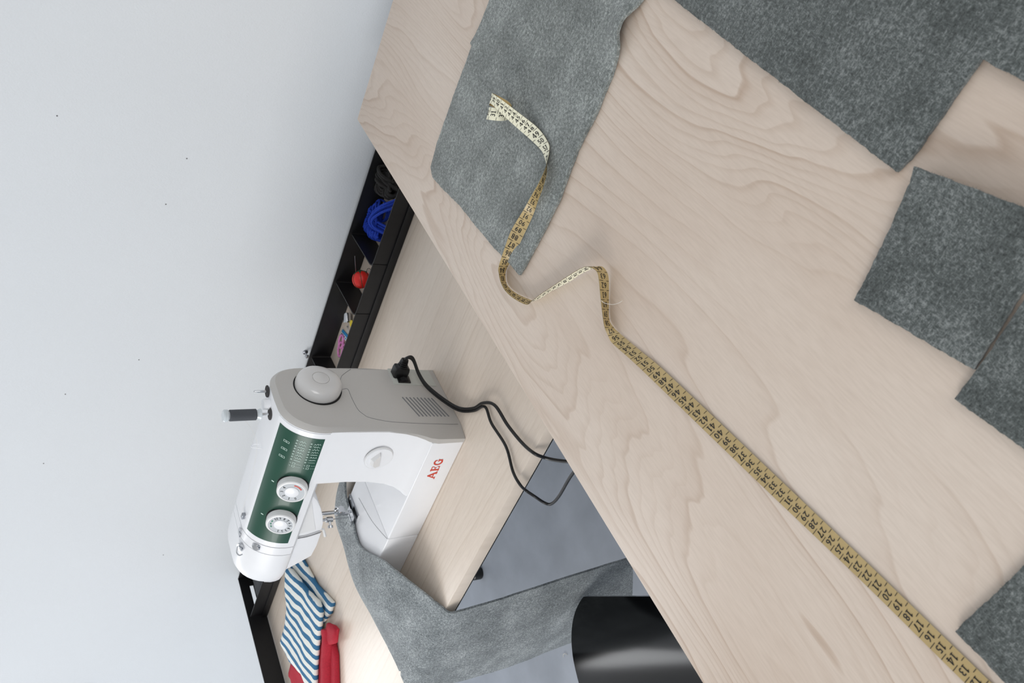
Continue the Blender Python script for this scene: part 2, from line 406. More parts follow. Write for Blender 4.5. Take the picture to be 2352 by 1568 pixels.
# ------------------------------------------------------------------ felt pieces on the cutting table
def inside(p, poly):
    x, y = p; r = False; n = len(poly)
    for i in range(n):
        (x0, y0), (x1, y1) = poly[i], poly[i - 1]
        if (y0 > y) != (y1 > y) and x < (x1 - x0) * (y - y0) / (y1 - y0) + x0: r = not r
    return r
def felt_sheet(name, outline, zfun, thick, mat, label, step=.007, jit=.0007, fuzz=True, cat='felt'):
    rnd = random.Random(hash(label) % 1000 if False else len(label))
    pts = []; n = len(outline)
    for i in range(n):
        a = Vector(outline[i]); b = Vector(outline[(i + 1) % n]); L = (b - a).length; k = max(1, int(L / .003)); d = (b - a) / L; q = Vector((-d.y, d.x))
        for j in range(k):
            t = j / k; p = a + (b - a) * t
            w = (mnoise.noise((p.x * 90, p.y * 90, 1.7)) * 1.0 + rnd.uniform(-.5, .5)) * jit
            pts.append(p + q * (w if 0 < j else 0))
    poly = [(p.x, p.y) for p in pts]; nb = len(poly)
    xs = [p[0] for p in poly]; ys = [p[1] for p in poly]; vs = [Vector(p) for p in poly]
    x = min(xs) + step * .5; row = 0
    inner = []
    while x < max(xs):
        y = min(ys) + step * (.5 if row % 2 else 0)
        while y < max(ys):
            if inside((x, y), poly): inner.append((x, y))
            y += step
        x += step * .87; row += 1
    bv = [Vector(p) for p in poly]
    for p in inner:
        pv = Vector(p)
        if min((pv - b).length_squared for b in bv[::2]) > (step * .55) ** 2: vs.append(pv)
    vo, eo, fo, *_ = delaunay_2d_cdt(vs, [(i, (i + 1) % nb) for i in range(nb)], [], 1, 1e-7)
    mb = MB(); k = len(vo)
    z = [zfun(p.x, p.y) for p in vo]
    top = [V(p.x, p.y, zz + thick) for p, zz in zip(vo, z)]; bot = [V(p.x, p.y, zz) for p, zz in zip(vo, z)]
    cnt = {}
    for f in fo:
        for a, b in zip(f, f[1:] + f[:1]): cnt[(min(a, b), max(a, b))] = cnt.get((min(a, b), max(a, b)), 0) + 1
    edge = set(); sides = []
    for (a, b), c in cnt.items():
        if c == 1: edge |= {a, b}
    for i in edge: top[i].z -= thick * .18
    for f in fo:
        for a, b in zip(f, f[1:] + f[:1]):
            if cnt[(min(a, b), max(a, b))] == 1: sides.append((b, a, a + k, b + k))
    mb.add(top + bot, [tuple(f) for f in fo] + [tuple(i + k for i in reversed(f)) for f in fo] + sides)
    o = mb.build(name, mat, angle=70); tag(o, label, cat, 'grey felt pieces on the cutting table')
    if fuzz:
        # stray wool fibres along the cut edge
        fb = MB()
        for i in range(nb):
            for _ in range(2):
                a = Vector(poly[i]); b = Vector(poly[(i + 1) % nb]); d = b - a; L = max(d.length, 1e-6); q = Vector((d.y, -d.x)) / L
                s = a + d * rnd.random(); zz = zfun(s.x, s.y) + thick * rnd.uniform(.1, .8)
                l = rnd.uniform(.0006, .0022); sk = Vector((q.x + rnd.uniform(-1, 1) * .9, q.y + rnd.uniform(-1, 1) * .9)).normalized() * l
                if inside((s.x + sk.x, s.y + sk.y), poly): sk = -sk
                wv = Vector((-sk.y, sk.x)).normalized() * .00009
                fb.add([(s.x - wv.x, s.y - wv.y, zz), (s.x + wv.x, s.y + wv.y, zz), (s.x + sk.x, s.y + sk.y, zz + rnd.uniform(-.0003, .0006)), (s.x, s.y, zz + .00018)], [(0, 1, 2), (1, 3, 2), (3, 0, 2)])
        f = fb.build('edge_fibres', mat, None, smooth=False, origin=o.location); f.parent = o; f.location = (0, 0, 0); f['kind'] = 'stuff'
    return o
def px_poly(pts, z): return [tuple(at_z(x, y, z).xy) for x, y in pts]
T0 = TABLE + .0004
def sstep(a, b, x): t = min(1, max(0, (x - a) / (b - a))); return t * t * (3 - 2 * t)
# A: folded length of felt under the tape's curl
A_out = px_poly([(1200, 632), (1222, 592), (1256, 530), (1290, 462), (1330, 350), (1375, 262), (1412, 170), (1436, 105), (1440, 80), (1452, 45), (1480, 6), (1510, -50), (1150, -45), (1126, 14), (1098, 86), (1076, 150), (1040, 245), (1010, 330), (996, 384), (1001, 408), (1020, 432), (1060, 470), (1100, 520), (1140, 568), (1178, 606)], TABLE)
wk = [at_z(1442, 70, TABLE), at_z(1110, 100, TABLE), at_z(1230, 480, TABLE)]
def zA(x, y):
    z = .0006 + .0011 * mnoise.noise((x * 14, y * 14, .3)) + .0006 * mnoise.noise((x * 40, y * 40, 1.3))
    d = math.hypot(x - wk[0].x, y - wk[0].y); z += .009 * math.exp(-(d / .022) ** 2)
    # crease running in from the far edge
    c = wk[1]; t = (x - c.x) * .55 + (y - c.y) * -.83; s = (x - c.x) * .83 + (y - c.y) * .55
    z += .0035 * math.exp(-(s / .010) ** 2) * math.exp(-(max(0, t) / .10) ** 2) * (1 if t > -.02 else 0)
    return T0 + max(0.0, z)
fa = felt_sheet('felt_piece', A_out, zA, .0046, 'felt', 'long grey felt strip with the curled end of the tape measure lying on it')
# B: big sheet with a cut-out corner
bx = [at_z(2068, 395, TABLE), at_z(2262, 138, TABLE), at_z(2352, 182, TABLE), at_z(1550, 0, TABLE)]
B_out = [(-.133, .72), (-.1325, .66), (-.134, .52), (bx[0].x - .0005, bx[0].y), (bx[0].x + .012, bx[0].y - .003), (bx[1].x, bx[1].y), (bx[1].x + .001, .318), (bx[2].x + .002, .26), (.10, .26), (.10, .72)]
def zB(x, y): return T0 + max(0, .0008 + .0013 * mnoise.noise((x * 18, y * 18, 4.3)))
felt_sheet('felt_piece', B_out, zB, .0042, 'felt_dark', 'largest grey felt sheet, with a square notch cut from its corner', step=.008)
# D: square offcut with one raised side
d0, d1, d2, d3 = (at_z(2115, 385, TABLE + .006), at_z(1970, 690, TABLE), at_z(2245, 848, TABLE), at_z(2352, 475, TABLE + .008))
e1 = (d3 - d0).normalized(); d3b = d0 + e1 * .105; d2b = d1 + (d2 - d1) * 1.02
D_out = [tuple(p.xy) for p in (d0, d1, d2, (d2 + (d3b - d2) * .5), d3b)]
dn = Vector((-(d3b - d0).y, (d3b - d0).x)).normalized()
def zD(x, y):
    t = abs((x - d0.x) * dn.x + (y - d0.y) * dn.y)
    return T0 + .0006 + .010 * math.exp(-t / .022) + max(0, .002 * mnoise.noise((x * 30, y * 30, 2.0)))
felt_sheet('felt_piece', D_out, zD, .0044, 'felt_dark', 'small square of grey felt with one lifted side, near the notched sheet', step=.005)
# E: offcut tucked beside D ; F: offcut by the near end of the tape
e0, e1_, e2 = at_z(2200, 915, TABLE), at_z(2352, 700, TABLE), at_z(2352, 1025, TABLE)
E_out = [tuple(p.xy) for p in (e0, e0 + (e2 - e0) * 1.35, e0 + (e2 - e0) * 1.35 + (e1_ - e0) * 1.1, e0 + (e1_ - e0) * 1.1, e0 + (e1_ - e0) * .5 + V(.001, -.001, 0))]
felt_sheet('felt_piece', E_out, lambda x, y: T0 + .0004 + max(0, .0016 * mnoise.noise((x * 25, y * 25, 7))), .0042, 'felt_dark', 'grey felt offcut whose edge lies alongside the small felt square', step=.005)
f0, f1, f2 = at_z(2202, 1447, TABLE), at_z(2352, 1303, TABLE), at_z(2320, 1568, TABLE)
F_out = [tuple(p.xy) for p in (f0, f0 + (f2 - f0) * 1.5, f0 + (f2 - f0) * 1.5 + (f1 - f0) * 1.3, f0 + (f1 - f0) * 1.3)]
felt_sheet('felt_piece', F_out, lambda x, y: T0 + .0004 + max(0, .0016 * mnoise.noise((x * 25, y * 25, 9))), .0042, 'felt_dark', 'grey felt corner in the near corner beside the low numbers of the tape', step=.005)

# ------------------------------------------------------------------ tape measure: a twisting two-sided ribbon; position along it in centimetres
FT = .0068
# s, top-edge pixel, top height, bottom-edge pixel, bottom height (heights above the table)
ST = [(13.5, (2189, 1541), .0008, (2215.7, 1508), .0008), (22.5, (1971, 1326), .0008, (1993, 1293), .0008), (35.5, (1720.5, 1087), .0012, (1747, 1059), .001),
      (48.5, (1503.6, 877.5), .003, (1531, 855.5), .0012), (52.5, (1448, 825), .0045, (1475, 808.6), .0012), (55.5, (1407.9, 789.5), .006, (1435.3, 775.5), .001),
      (56.5, (1396.8, 771.3), .009, (1423, 764.6), .001), (57.5, (1388.8, 752.2), .0125, (1409.8, 752.2), .0008), (58.5, (1385, 731), .0136, (1399.3, 733), .0008),
      (60.5, (1379.8, 688), .0144, (1398.3, 689), .0008), (62.5, (1375.4, 642.7), .0150, (1398, 646), .0015), (63.5, (1370.6, 623.6), .016, (1394.5, 626), .003),
      (None, (1358, 614.5), .018, (1382, 612), .0045), (None, (1346, 612.3), .0185, (1362, 616), .0048), (None, (1330, 618.5), .0165, (1332, 630), .004), (None, (1304, 634.4), .0140, (1312, 644), .002),
      (None, (1263, 661.6), .0115, (1266, 668.5), .0008), (None, (1240, 677), .011, (1244, 683), .0008), (None, (1222, 690.5), .0115, (1228, 690), .0008), (None, (1209, 699), .0115, (1216, 687.5), .0008),
      (None, (1181.6, 686), .0105, (1188.4, 675), .0008), (None, (1161, 668), .0116, (1170.7, 661.6), .0008), (None, (1150.3, 648), .0128, (1162.6, 648), .0008), (None, (1145.6, 627.5), .0137, (1161, 628), .0008),
      (84.5, (1145.6, 611), .0145, (1166.7, 611), .001), (86.5, (1160, 567), .0125, (1185, 578.6), .0035), (88.5, (1175, 528), .0115, (1201, 544), FT), (91.5, (1202, 482.6), .0165, (1224, 495), FT),
      (93.5, (1220.8, 448.8), .019, (1235.4, 461.9), FT), (95.5, (1237.9, 419), .0193, (1248, 428), FT), (97.5, (1254, 382), .0175, (1256.5, 390), FT), (98.5, (1262, 345), .0098, (1248.5, 354.8), FT),
      (99.5, (1258, 325), .0085, (1237, 338), FT), (101.5, (1234.5, 293), .0085, (1211, 313.6), .0085), (105.5, (1189, 257), .0190, (1177, 284), .0180), (109.5, (1152, 228.8), .0312, (1145.5, 254), .0306), (111.5, (1133.3, 216), .0340, (1127.9, 238.5), .0336)]
tops = [at_z(*t, TABLE + zt) for s, t, zt, b, zb in ST]; bots = [at_z(*b, TABLE + zb) for s, t, zt, b, zb in ST]
ss = [s for s, *_ in ST]
# flat lead-in off the near side
d = (tops[0] - tops[1]) / 9; d2_ = (bots[0] - bots[1]) / 9
tops.insert(0, tops[0] + d * 6); bots.insert(0, bots[0] + d2_ * 6); ss.insert(0, 7.5)
# curl at the far end
wdir = (tops[-1] - bots[-1]); wl = wdir.length; wdir.normalize(); fwd_ = (tops[-1] - tops[-2] + bots[-1] - bots[-2]); fwd_ -= wdir * fwd_.dot(wdir); fwd_.z = 0; fwd_.normalize()
cen = (tops[-1] + bots[-1]) / 2; CR = .0136
for k in range(1, 15):
    a = k * .52; r = CR * (1 - .004 * k)
    c = cen + fwd_ * (math.sin(a) * r) + V(0, 0, -CR + math.cos(a) * r) - wdir * (.0175 * a / (2 * math.pi))
    hw = wdir * .0075
    tops.append(c + hw); bots.append(c - hw); ss.append(111.5 + a * r * 100)
# fill in unknown positions by length
mids = [(a + b) / 2 for a, b in zip(tops, bots)]
i = 0
while i < len(ss):
    if ss[i] is None:
        j = i
        while ss[j] is None: j += 1
        L = [0]
        for k in range(i, j + 1): L.append(L[-1] + (mids[k] - mids[k - 1]).length)
        for k in range(i, j): ss[k] = ss[i - 1] + (ss[j] - ss[i - 1]) * L[k - i + 1] / L[-1]
        i = j
    i += 1
PER = 10
TP = catmull(tops, PER); BP = catmull(bots, PER)
SP = []
for i in range(len(ss) - 1):
    seg = [(TP[i * PER + k] + BP[i * PER + k]) / 2 for k in range(PER + 1)]; ln = [0]
    for k in range(PER): ln.append(ln[-1] + (seg[k + 1] - seg[k]).length)
    SP += [lerp(ss[i], ss[i + 1], ln[k] / ln[-1]) for k in range(PER)]
SP.append(ss[-1])
import bisect
def ribbon(s, t):
    """t 0 = lower edge, 1 = upper edge"""
    i = min(max(bisect.bisect_right(SP, s) - 1, 0), len(SP) - 2); f = (s - SP[i]) / max(1e-9, SP[i + 1] - SP[i])
    a = BP[i].lerp(BP[i + 1], f); b = TP[i].lerp(TP[i + 1], f); tang = ((BP[i + 1] + TP[i + 1]) - (BP[i] + TP[i])).normalized()
    nrm = (b - a).cross(-tang).normalized()
    return a.lerp(b, t), nrm
tp = empty('tape_measure', (bots[2].x, bots[2].y, TABLE))
tag(tp, 'tailor\'s tape measure twisting across the cutting table, cream and tan sides with black numbers', 'tape measure')
for side, mat, sgn in (('tan_side', 'tape_gold', 1), ('cream_side', 'tape_cream', -1)):
    mb = MB(); NC = 4; rows = []
    for i in range(len(SP)):
        i0 = max(0, i - 1); i1 = min(len(SP) - 1, i + 1); tang = ((BP[i1] + TP[i1]) - (BP[i0] + TP[i0])).normalized(); nrm = (TP[i] - BP[i]).cross(-tang).normalized()
        rows.append([BP[i].lerp(TP[i], k / NC) + nrm * .00022 * sgn for k in range(NC + 1)])
    vs = [p for r in rows for p in r]; n = NC + 1
    mb.add(vs, [(r * n + c, r * n + c + 1, (r + 1) * n + c + 1, (r + 1) * n + c) for r in range(len(rows) - 1) for c in range(NC)])
    o = mb.build(side, mat, tp, angle=60)
WID = 1.5
def print_on_tape(sgn, nums, name):
    mb = MB()
    def put(poly_v, poly_f, s0):
        out = []
        for u, v in poly_v:      # u across (lower to upper edge), v up = towards smaller numbers
            s = s0 - v if sgn > 0 else s0 + v
            p, nr = ribbon(s, .5 + u / WID); out.append(p + nr * sgn * .00046)
        mb.add(out, poly_f)
    for n_ in nums:
        s0 = n_ if sgn > 0 else 150 - n_
        for vs, fs in text2d(str(n_), .58): put([(a * .92 + .06, b) for a, b in vs], fs, s0)
        for u0, u1 in ((-.73, -.36), (.12, .73)):
            k = 4
            for q in range(k):
                a, b = lerp(u0, u1, q / k), lerp(u0, u1, (q + 1) / k)
                put([(a, -.025), (b, -.025), (b, .025), (a, .025)], [(0, 1, 2, 3)], s0 + .5)
    o = mb.build(name, 'print_black', tp, smooth=False); o['kind'] = 'stuff'; return o
print_on_tape(1, list(range(9, 99)) + list(range(110, 114)), 'tan_side_numbers')
print_on_tape(-1, list(range(30, 53)) + list(range(69, 88)), 'cream_side_numbers')
# loose thread lying over the tape
th = [at_z(x, y, TABLE + z) for x, y, z in ((1381, 690, .016), (1388, 695.5, .013), (1398, 698, .007), (1408, 699, .004), (1420, 696, .003), (1429, 691, .0022))]
tag(MB().tube(catmull(th, 6), .00028, 5).build('thread_end', 'pale_thread'), 'fine pale loose thread lying across the tape measure', 'thread')

# ------------------------------------------------------------------ sewing machine (right end x -0.92, needle end x -1.33, front y 0.83)
Z = lambda z: DESK + .0006 + z
sm = empty('sewing_machine', (-1.13, .92, DESK))
tag(sm, 'white and grey electric sewing machine with green stitch panel on the desk', 'sewing machine')
EC = (.911, .240, .059, .068)      # centre y, z and half axes of the rounded arm front
def ell(phi, off=0):
    c, s = math.cos(phi), math.sin(phi); nx, nz = c / EC[2], s / EC[3]; l = math.hypot(nx, nz)
    return (EC[0] - EC[2] * c - nx / l * off, EC[1] + EC[3] * s + nz / l * off)
def arm_profile():
    pts = [(.8525, .231)]
    pts += [ell(math.radians(a)) for a in (4, 14, 25, 36, 47, 58, 68, 77, 85)]
    pts += [(.93, .3080)] + [(.945 + .0540 * abs(math.sin(t)) ** .72, .231 + .0768 * abs(math.cos(t)) ** .72) for t in [math.pi / 2 * k / 12 for k in range(1, 12)]] + [(.999, .226), (.985, .222), (.875, .222), (.858, .225)]
    return pts
AP = arm_profile(); ac = (.925, .262)
def shrink(pts, d, c):
    out = []
    n = len(pts)
    for i, p in enumerate(pts):
        a = Vector(pts[i - 1]); b = Vector(pts[(i + 1) % n]); t = (b - a).normalized(); q = Vector((t.y, -t.x))
        if (Vector(c) - Vector(p)).dot(q) < 0: q = -q
        out.append((p[0] + q.x * d, p[1] + q.y * d))
    return out
def yz(x, pts): return [V(x, y, Z(z)) for y, z in pts]
# arm
mb = MB(); mb.loft([yz(-.9215, AP), yz(-1.06, AP), yz(-1.2045, AP)]); mb.build('arm', 'white_plastic', sm, angle=40)
mb = MB(); mb.loft([yz(-1.2030, shrink(AP, .0022, ac)), yz(-1.2290, shrink(AP, .0022, ac))]); mb.build('head_gap', 'dark_felt_disc', sm)
mb = MB(); mb.loft([yz(-1.2065, AP), yz(-1.2255, AP)]); mb.build('head_band', 'white_plastic', sm, angle=40)
mb = MB(); mb.loft([yz(-1.2270, AP), yz(-1.272, AP), yz(-1.290, shrink(AP, .0012, ac)), yz(-1.305, shrink(AP, .0045, ac)), yz(-1.316, shrink(AP, .0105, ac)), yz(-1.322, shrink(AP, .019, ac)), yz(-1.3245, shrink(AP, .030, ac))])
fcv = mb.build('face_cover', 'white_plastic', sm, angle=50)
# white frame and green stitch panel on the rounded front
def panel(x0, x1, a0, a1, off, nx=2, na=20):
    rings = []
    g = MB(); vs = []
    for i in range(na + 1):
        a = math.radians(lerp(a0, a1, i / na))
        for x in (x0, x1):
            y, z = ell(a, off); vs.append(V(x, y, Z(z)))
    k = len(vs)
    for i in range(na + 1):
        a = math.radians(lerp(a0, a1, i / na))
        for x in (x0, x1):
            y, z = ell(a, -.0008); vs.append(V(x, y, Z(z)))
    fs = []
    for i in range(na):
        fs.append((2 * i, 2 * i + 1, 2 * i + 3, 2 * i + 2)); fs.append((k + 2 * i, k + 2 * i + 2, k + 2 * i + 3, k + 2 * i + 1))
        fs.append((2 * i, 2 * i + 2, k + 2 * i + 2, k + 2 * i)); fs.append((2 * i + 1, k + 2 * i + 1, k + 2 * i + 3, 2 * i + 3))
    fs.append((0, k, k + 1, 1)); fs.append((2 * na, 2 * na + 1, k + 2 * na + 1, k + 2 * na))
    return g.add(vs, fs)
panel(-.9235, -1.2005, -2, 78, .0009).build('panel_frame', 'white_plastic', sm, angle=60)
gp = panel(-.9335, -1.1905, 3.5, 71, .0014).build('green_panel', 'green', sm, angle=60)
def on_panel(u, v, off=.0020):
    """u along the arm in m from the right end of the green panel to the left, v up along the curve 0..1"""
    y, z = ell(math.radians(lerp(3.5, 71, v)), off); return V(-.9335 - u, y, Z(z))
pr = MB()
INK = [0]
def ink(mb, polys, fn):
    for q in polys:
        INK[0] = (INK[0] + 1) % 40; mb.add([fn(*p) for p in q], [tuple(range(len(q)))])
VL = .080     # length of the curve, for square lettering
def pmap(x, y): return on_panel(x, y / VL, .0017 + INK[0] * 1.2e-5)     # x: to the left along arm, y: up the curve
def zig(cx, cy, kind):
    # little stitch symbols, running to the right (towards smaller x)
    L_, h = .0105, .0017; pts = []
    if kind == 0: pts = [(0, 0), (.12, 1), (.3, -1), (.5, 1), (.7, -1), (.9, 1), (1, .2)]
    elif kind == 1: pts = [(0, -1), (.2, 1), (.4, -1), (.6, 1), (.8, -1), (1, 1)]
    elif kind == 2: pts = [(0, 1), (.15, -.6), (.3, .8), (.5, -1), (.65, .8), (.82, -.6), (1, .8)]
    elif kind == 3: pts = [(0, .3), (.15, .3), (.2, -1), (.3, .3), (.5, .3), (.55, -1), (.65, .3), (.85, .3), (.9, -1), (1, .3)]
    elif kind == 4: pts = [(0, -1), (.28, 1), (.3, -1), (.62, 1), (.64, -1), (1, 1)]
    elif kind == 5: pts = [(0, 0), (.1, .5), (.2, -.5), (.3, .5), (.4, -.5), (.5, .5), (.6, -.5), (.7, .5), (.8, -.5), (.9, .5), (1, 0)]
    elif kind == 6: pts = [(0, 0), (1, 0)]
    return [(cx, cy)] and [(cx + h * b, cy - L_ * a) for a, b in pts]
# chart: two columns running up the panel (the symbols are read from the front: rows go left, columns go up)
rows = [(0, 2), (1, 4), (2, 0), (3, 2), (4, 5), (0, 3), (1, 5), (5, 6)]
def hzig(u0, v0, kind):
    L_, h = .0115, .0015
    base = zig(0, 0, kind)
    return [(u0 - (-b) * -1 * 1.0 if False else u0 + b * 1.0, v0 + a) for a, b in base]
for col, v0 in ((0, .0395), (1, .0170)):
    for r, ks in enumerate(rows):
        u = .0115 + r * .0060
        ink(pr, stroke2d([(u + b, v0 - .003 - a * 1.0) for b, a in [((p[0]), -(p[1])) for p in zig(0, 0, ks[col])]], .0006), pmap)
        c = (u, v0 + .0012)
        ink(pr, stroke2d([(c[0] + .0011 * math.cos(t * math.pi / 3), c[1] + .0011 * math.sin(t * math.pi / 3)) for t in range(6)], .0007, True), pmap)
    for q in (0, 1):     # two buttonhole symbols under each column
        u = .0605 + q * .0062
        ink(pr, stroke2d([(u - .0018, v0 - .003), (u + .0018, v0 - .003), (u + .0018, v0 - .0068), (u - .0018, v0 - .0068)], .0006, True), pmap)
        for t in range(3): ink(pr, stroke2d([(u, v0 - .0095 - t * .0024), (u, v0 - .0105 - t * .0024)], .0006), pmap)
        ink(pr, stroke2d([(u - .0008, v0 + .0014), (u + .0008, v0 + .0002)], .0007), pmap)
for k in range(3):       # three key symbols above
    u = .0235 + k * .0168; v = .0570
    ink(pr, stroke2d([(u - .0017, v + .0052), (u + .0017, v + .0052), (u + .0017, v - .0052), (u - .0017, v - .0052)], .0007, True), pmap)
    ink(pr, stroke2d([(u - .0008, v + .0016), (u + .0008, v - .0016)], .0008), pmap)
pr.build('stitch_chart', 'print_white', gp, smooth=False)['kind'] = 'stuff'
# dials on the panel
def disc_frame(c, n, up):
    n = Vector(n).normalized(); u = Vector(up) - n * Vector(up).dot(n); u.normalize(); r = u.cross(n); return Vector(c), n, r, u
for di, (dx, dphi) in enumerate(((-1.0475, 24), (-1.1295, 24))):
    y, z = ell(math.radians(dphi)); y2, z2 = ell(math.radians(dphi), .01); nrm = V(0, y2 - y, z2 - z).normalized()
    c = V(dx, y, Z(z)) - nrm * .004
    dial = MB().lathe([(0, 0), (.0245, 0), (.0245, .0135), (.0240, .0160), (.0222, .0172), (.0205, .0172), (.0200, .0160), (0, .0160)], c, nrm, 48).build('dial', 'cream_plastic', sm, angle=40)
    MB().lathe([(0, 0), (.0255, 0), (.0255, .0049), (0, .0049)], c, nrm, 48).build('dial_recess', 'black_gap', dial)
    MB().lathe([(.0205, .0159), (.0205, .0165), (.0110, .0165), (.0110, .0159)], c, nrm, 48).build('dial_ring', 'ring_grey', dial)
    MB().lathe([(0, .0160), (.0112, .0160), (.0112, .0172), (.0100, .0178), (0, .0178)], c, nrm, 40).build('dial_cap', 'white_plastic', dial)
    _, n_, r_, u_ = disc_frame(c, nrm, (0, 0, 1)); pk = MB(); pg = MB()
    marks = ['4', '3', '2', '1', '0'] if di == 0 else ['10', '9', '8', '7', '6', '5', '4', '3', '2', '1']
    for q, tx in enumerate(marks):
        a = math.radians((62 + 38 * q) if di == 0 else (38 - 24.5 * q)); cc = c + n_ * .0168 + (r_ * math.cos(a) + u_ * math.sin(a)) * .0158
        er = (r_ * math.cos(a) + u_ * math.sin(a)); et = er.cross(n_) 
        for vs, fs in text2d(tx, .0045): pk.add([cc + et * v0 * (1) * -1 * -1 + er * v1 for v0, v1 in vs], fs)
    for q in range(3 if di == 1 else 4):
        a = math.radians((70 + 24 * q) if di == 1 else (-8 - 14 * q)); er = (r_ * math.cos(a) + u_ * math.sin(a)); et = er.cross(n_); cc = c + n_ * .0168 + er * .0158
        pg.add([cc + et * s0 * .0018 + er * s1 * .0013 for s0, s1 in ((-1, -1), (1, -1), (1, 1), (-1, 1))], [(0, 1, 2, 3)])
    pk.build('dial_numbers', 'print_black', dial, smooth=False)['kind'] = 'stuff'
    pg.build('dial_symbols', 'print_green' if di else 'print_red', dial, smooth=False)['kind'] = 'stuff'
    mk = MB(); ink(mk, [[(-.9335 - dx - .0011 + .003, .0560), (-.9335 - dx + .0011 + .003, .0560), (-.9335 - dx + .0011 + .003, .0610), (-.9335 - dx - .0011 + .003, .0610)]], pmap); mk.build('dial_pointer', 'print_white', gp, smooth=False)

# column
mb = MB(); rings = []
for z, xl, yf, xr in ((.058, -1.082, .8335, -.9388), (.066, -1.077, .8345, -.9347), (.075, -1.069, .8370, -.9318), (.09, -1.060, .8410, -.9277), (.11, -1.053, .8445, -.9236), (.14, -1.0485, .8480, -.9206), (.18, -1.0465, .8505, -.9204), (.236, -1.0465, .8520, -.9204)):
    rad = .010; pts = []
    for k in range(5):
        a = math.radians(180 + 90 * k / 4); pts.append(V(xl + rad + rad * math.cos(a), yf + rad + rad * math.sin(a), Z(z)))
    pts += [V(xr, yf, Z(z)), V(xr, .998, Z(z)), V(xl, .998, Z(z))]
    rings.append(pts)
mb.loft(rings).build('column', 'white_plastic', sm, angle=40)
# base and free-arm extension
MB().box((-.9375, .832, Z(0)), (-1.1905, 1.0, Z(.0622))).build('base', 'white_plastic', sm, bevel=.0022, seg=2, angle=60)
MB().box((-1.1912, .832, Z(0)), (-1.352, 1.0, Z(.0622))).build('extension_table', 'white_plastic', sm, bevel=.0022, seg=2, angle=60)
arc = [V(lerp(-1.232, -1.190, 1 - math.cos(t)), lerp(.946, .8345, math.sin(t)), Z(.0623)) for t in [math.pi / 2 * k / 10 for k in range(11)]]
arc = [V(*p) for p in [(-1.236, .968, Z(.0623)), (-1.231, .944, Z(.0623)), (-1.226, .918, Z(.0623)), (-1.219, .893, Z(.0623)), (-1.206, .862, Z(.0623)), (-1.193, .8345, Z(.0623))]]
MB().tube(catmull(arc, 4), .00035, 5).build('bobbin_cover_seam', 'seam', sm)
# grey end cover
prof = [(1.0005, .0), (1.0005, .13), (1.0005, .225)] + [(.945 + .0555 * abs(math.cos(t)) ** .72, .231 + .0776 * abs(math.sin(t)) ** .72) for t in [math.pi / 2 * k / 12 for k in range(1, 12)]] + [(.93, .3086)] + [ell(math.radians(a)) for a in (85, 77, 68, 58, 47, 36, 25, 14, 4)] + [(.8517, .225), (.8500, .18), (.8474, .14), (.8438, .11), (.8402, .09), (.8362, .075), (.8332, .066), (.8318, .05), (.8318, .0)]
def cover_ring(inset, xf):
    p = shrink(prof, inset, (.93, .15)); p[0] = (p[0][0], 0); p[-1] = (p[-1][0], 0); return [V(xf(z), y, Z(max(0, z))) for y, z in p]
bx_ = lambda z: -.9212 if z > .15 else lerp(-.9395, -.9212, 1 - (1 - min(1, max(0, (z - .055)) / .095)) ** 2)
outer = lambda z: -.9118 - .0125 * (1 - min(1, z / .3))
r2 = []
inner = cover_ring(.0065, outer)
for i, (y, z) in enumerate(prof):
    if y < .87 and z < .11:     # chamfered toe
        k = 1 - max(0, (z - .05) / .06) if z > .05 else 1
        inner[i].y = lerp(inner[i].y, .860, k)
MB().loft([cover_ring(0, bx_), cover_ring(.0018, lambda z: lerp(bx_(z), outer(z), .55)) if False else [a.lerp(b, .5) + (a - b) * 0 for a, b in zip(cover_ring(.0016, bx_), cover_ring(.0026, outer))], inner]).build('end_cover', 'grey_plastic', sm, angle=28)
def endx(z): return outer(z)
# seam line drawn on the end cover
seam = [(.9999 - .006, .1612), (.9826, .1764), (.972, .186), (.9453, .1947), (.9449, .1826), (.925, .182), (.8973, .1798), (.885, .173), (.8788, .1669), (.872, .148), (.8674, .1266), (.863, .08), (.860, .03), (.8595, .006)]
MB().tube(catmull([V(endx(z) + .0001, y, Z(z)) for y, z in seam], 4), .0004, 5).build('cover_seam', 'seam', sm)
# ventilation slots
for k in range(9):
    t = k / 8; y0, z0 = lerp(.9253, .9229, t), lerp(.0883, .0322, t); y1, z1 = lerp(.8793, .8781, t), lerp(.0729, .0161, t)
    MB().tube([V(endx(z0) + .0002, y0, Z(z0)), V(endx(z1) + .0002, y1, Z(z1))], .0011, 6).build('vent_slot', 'seam', sm)
# hand wheel
wc = V(-.916, .9468, Z(.2345))
MB().lathe([(0, 0), (.0398, 0), (.0398, .0058), (0, .0058)], wc - V(.0026, 0, 0), (1, 0, 0), 48).build('wheel_recess', 'black_gap', sm)
hw = MB().lathe([(0, 0), (.0372, 0), (.0378, .008), (.0374, .013), (.0352, .0182), (.031, .0215), (.0255, .0232), (.0195, .0238), (.0142, .0240), (.0140, .0228), (0, .0228)], wc, (1, 0, 0), 56).build('hand_wheel', 'wheel_plastic', sm, angle=50)
MB().lathe([(0, .0229), (.0132, .0229), (.0132, .0240), (.011, .0246), (0, .0250)], wc, (1, 0, 0), 40).build('wheel_button', 'wheel_plastic', hw)
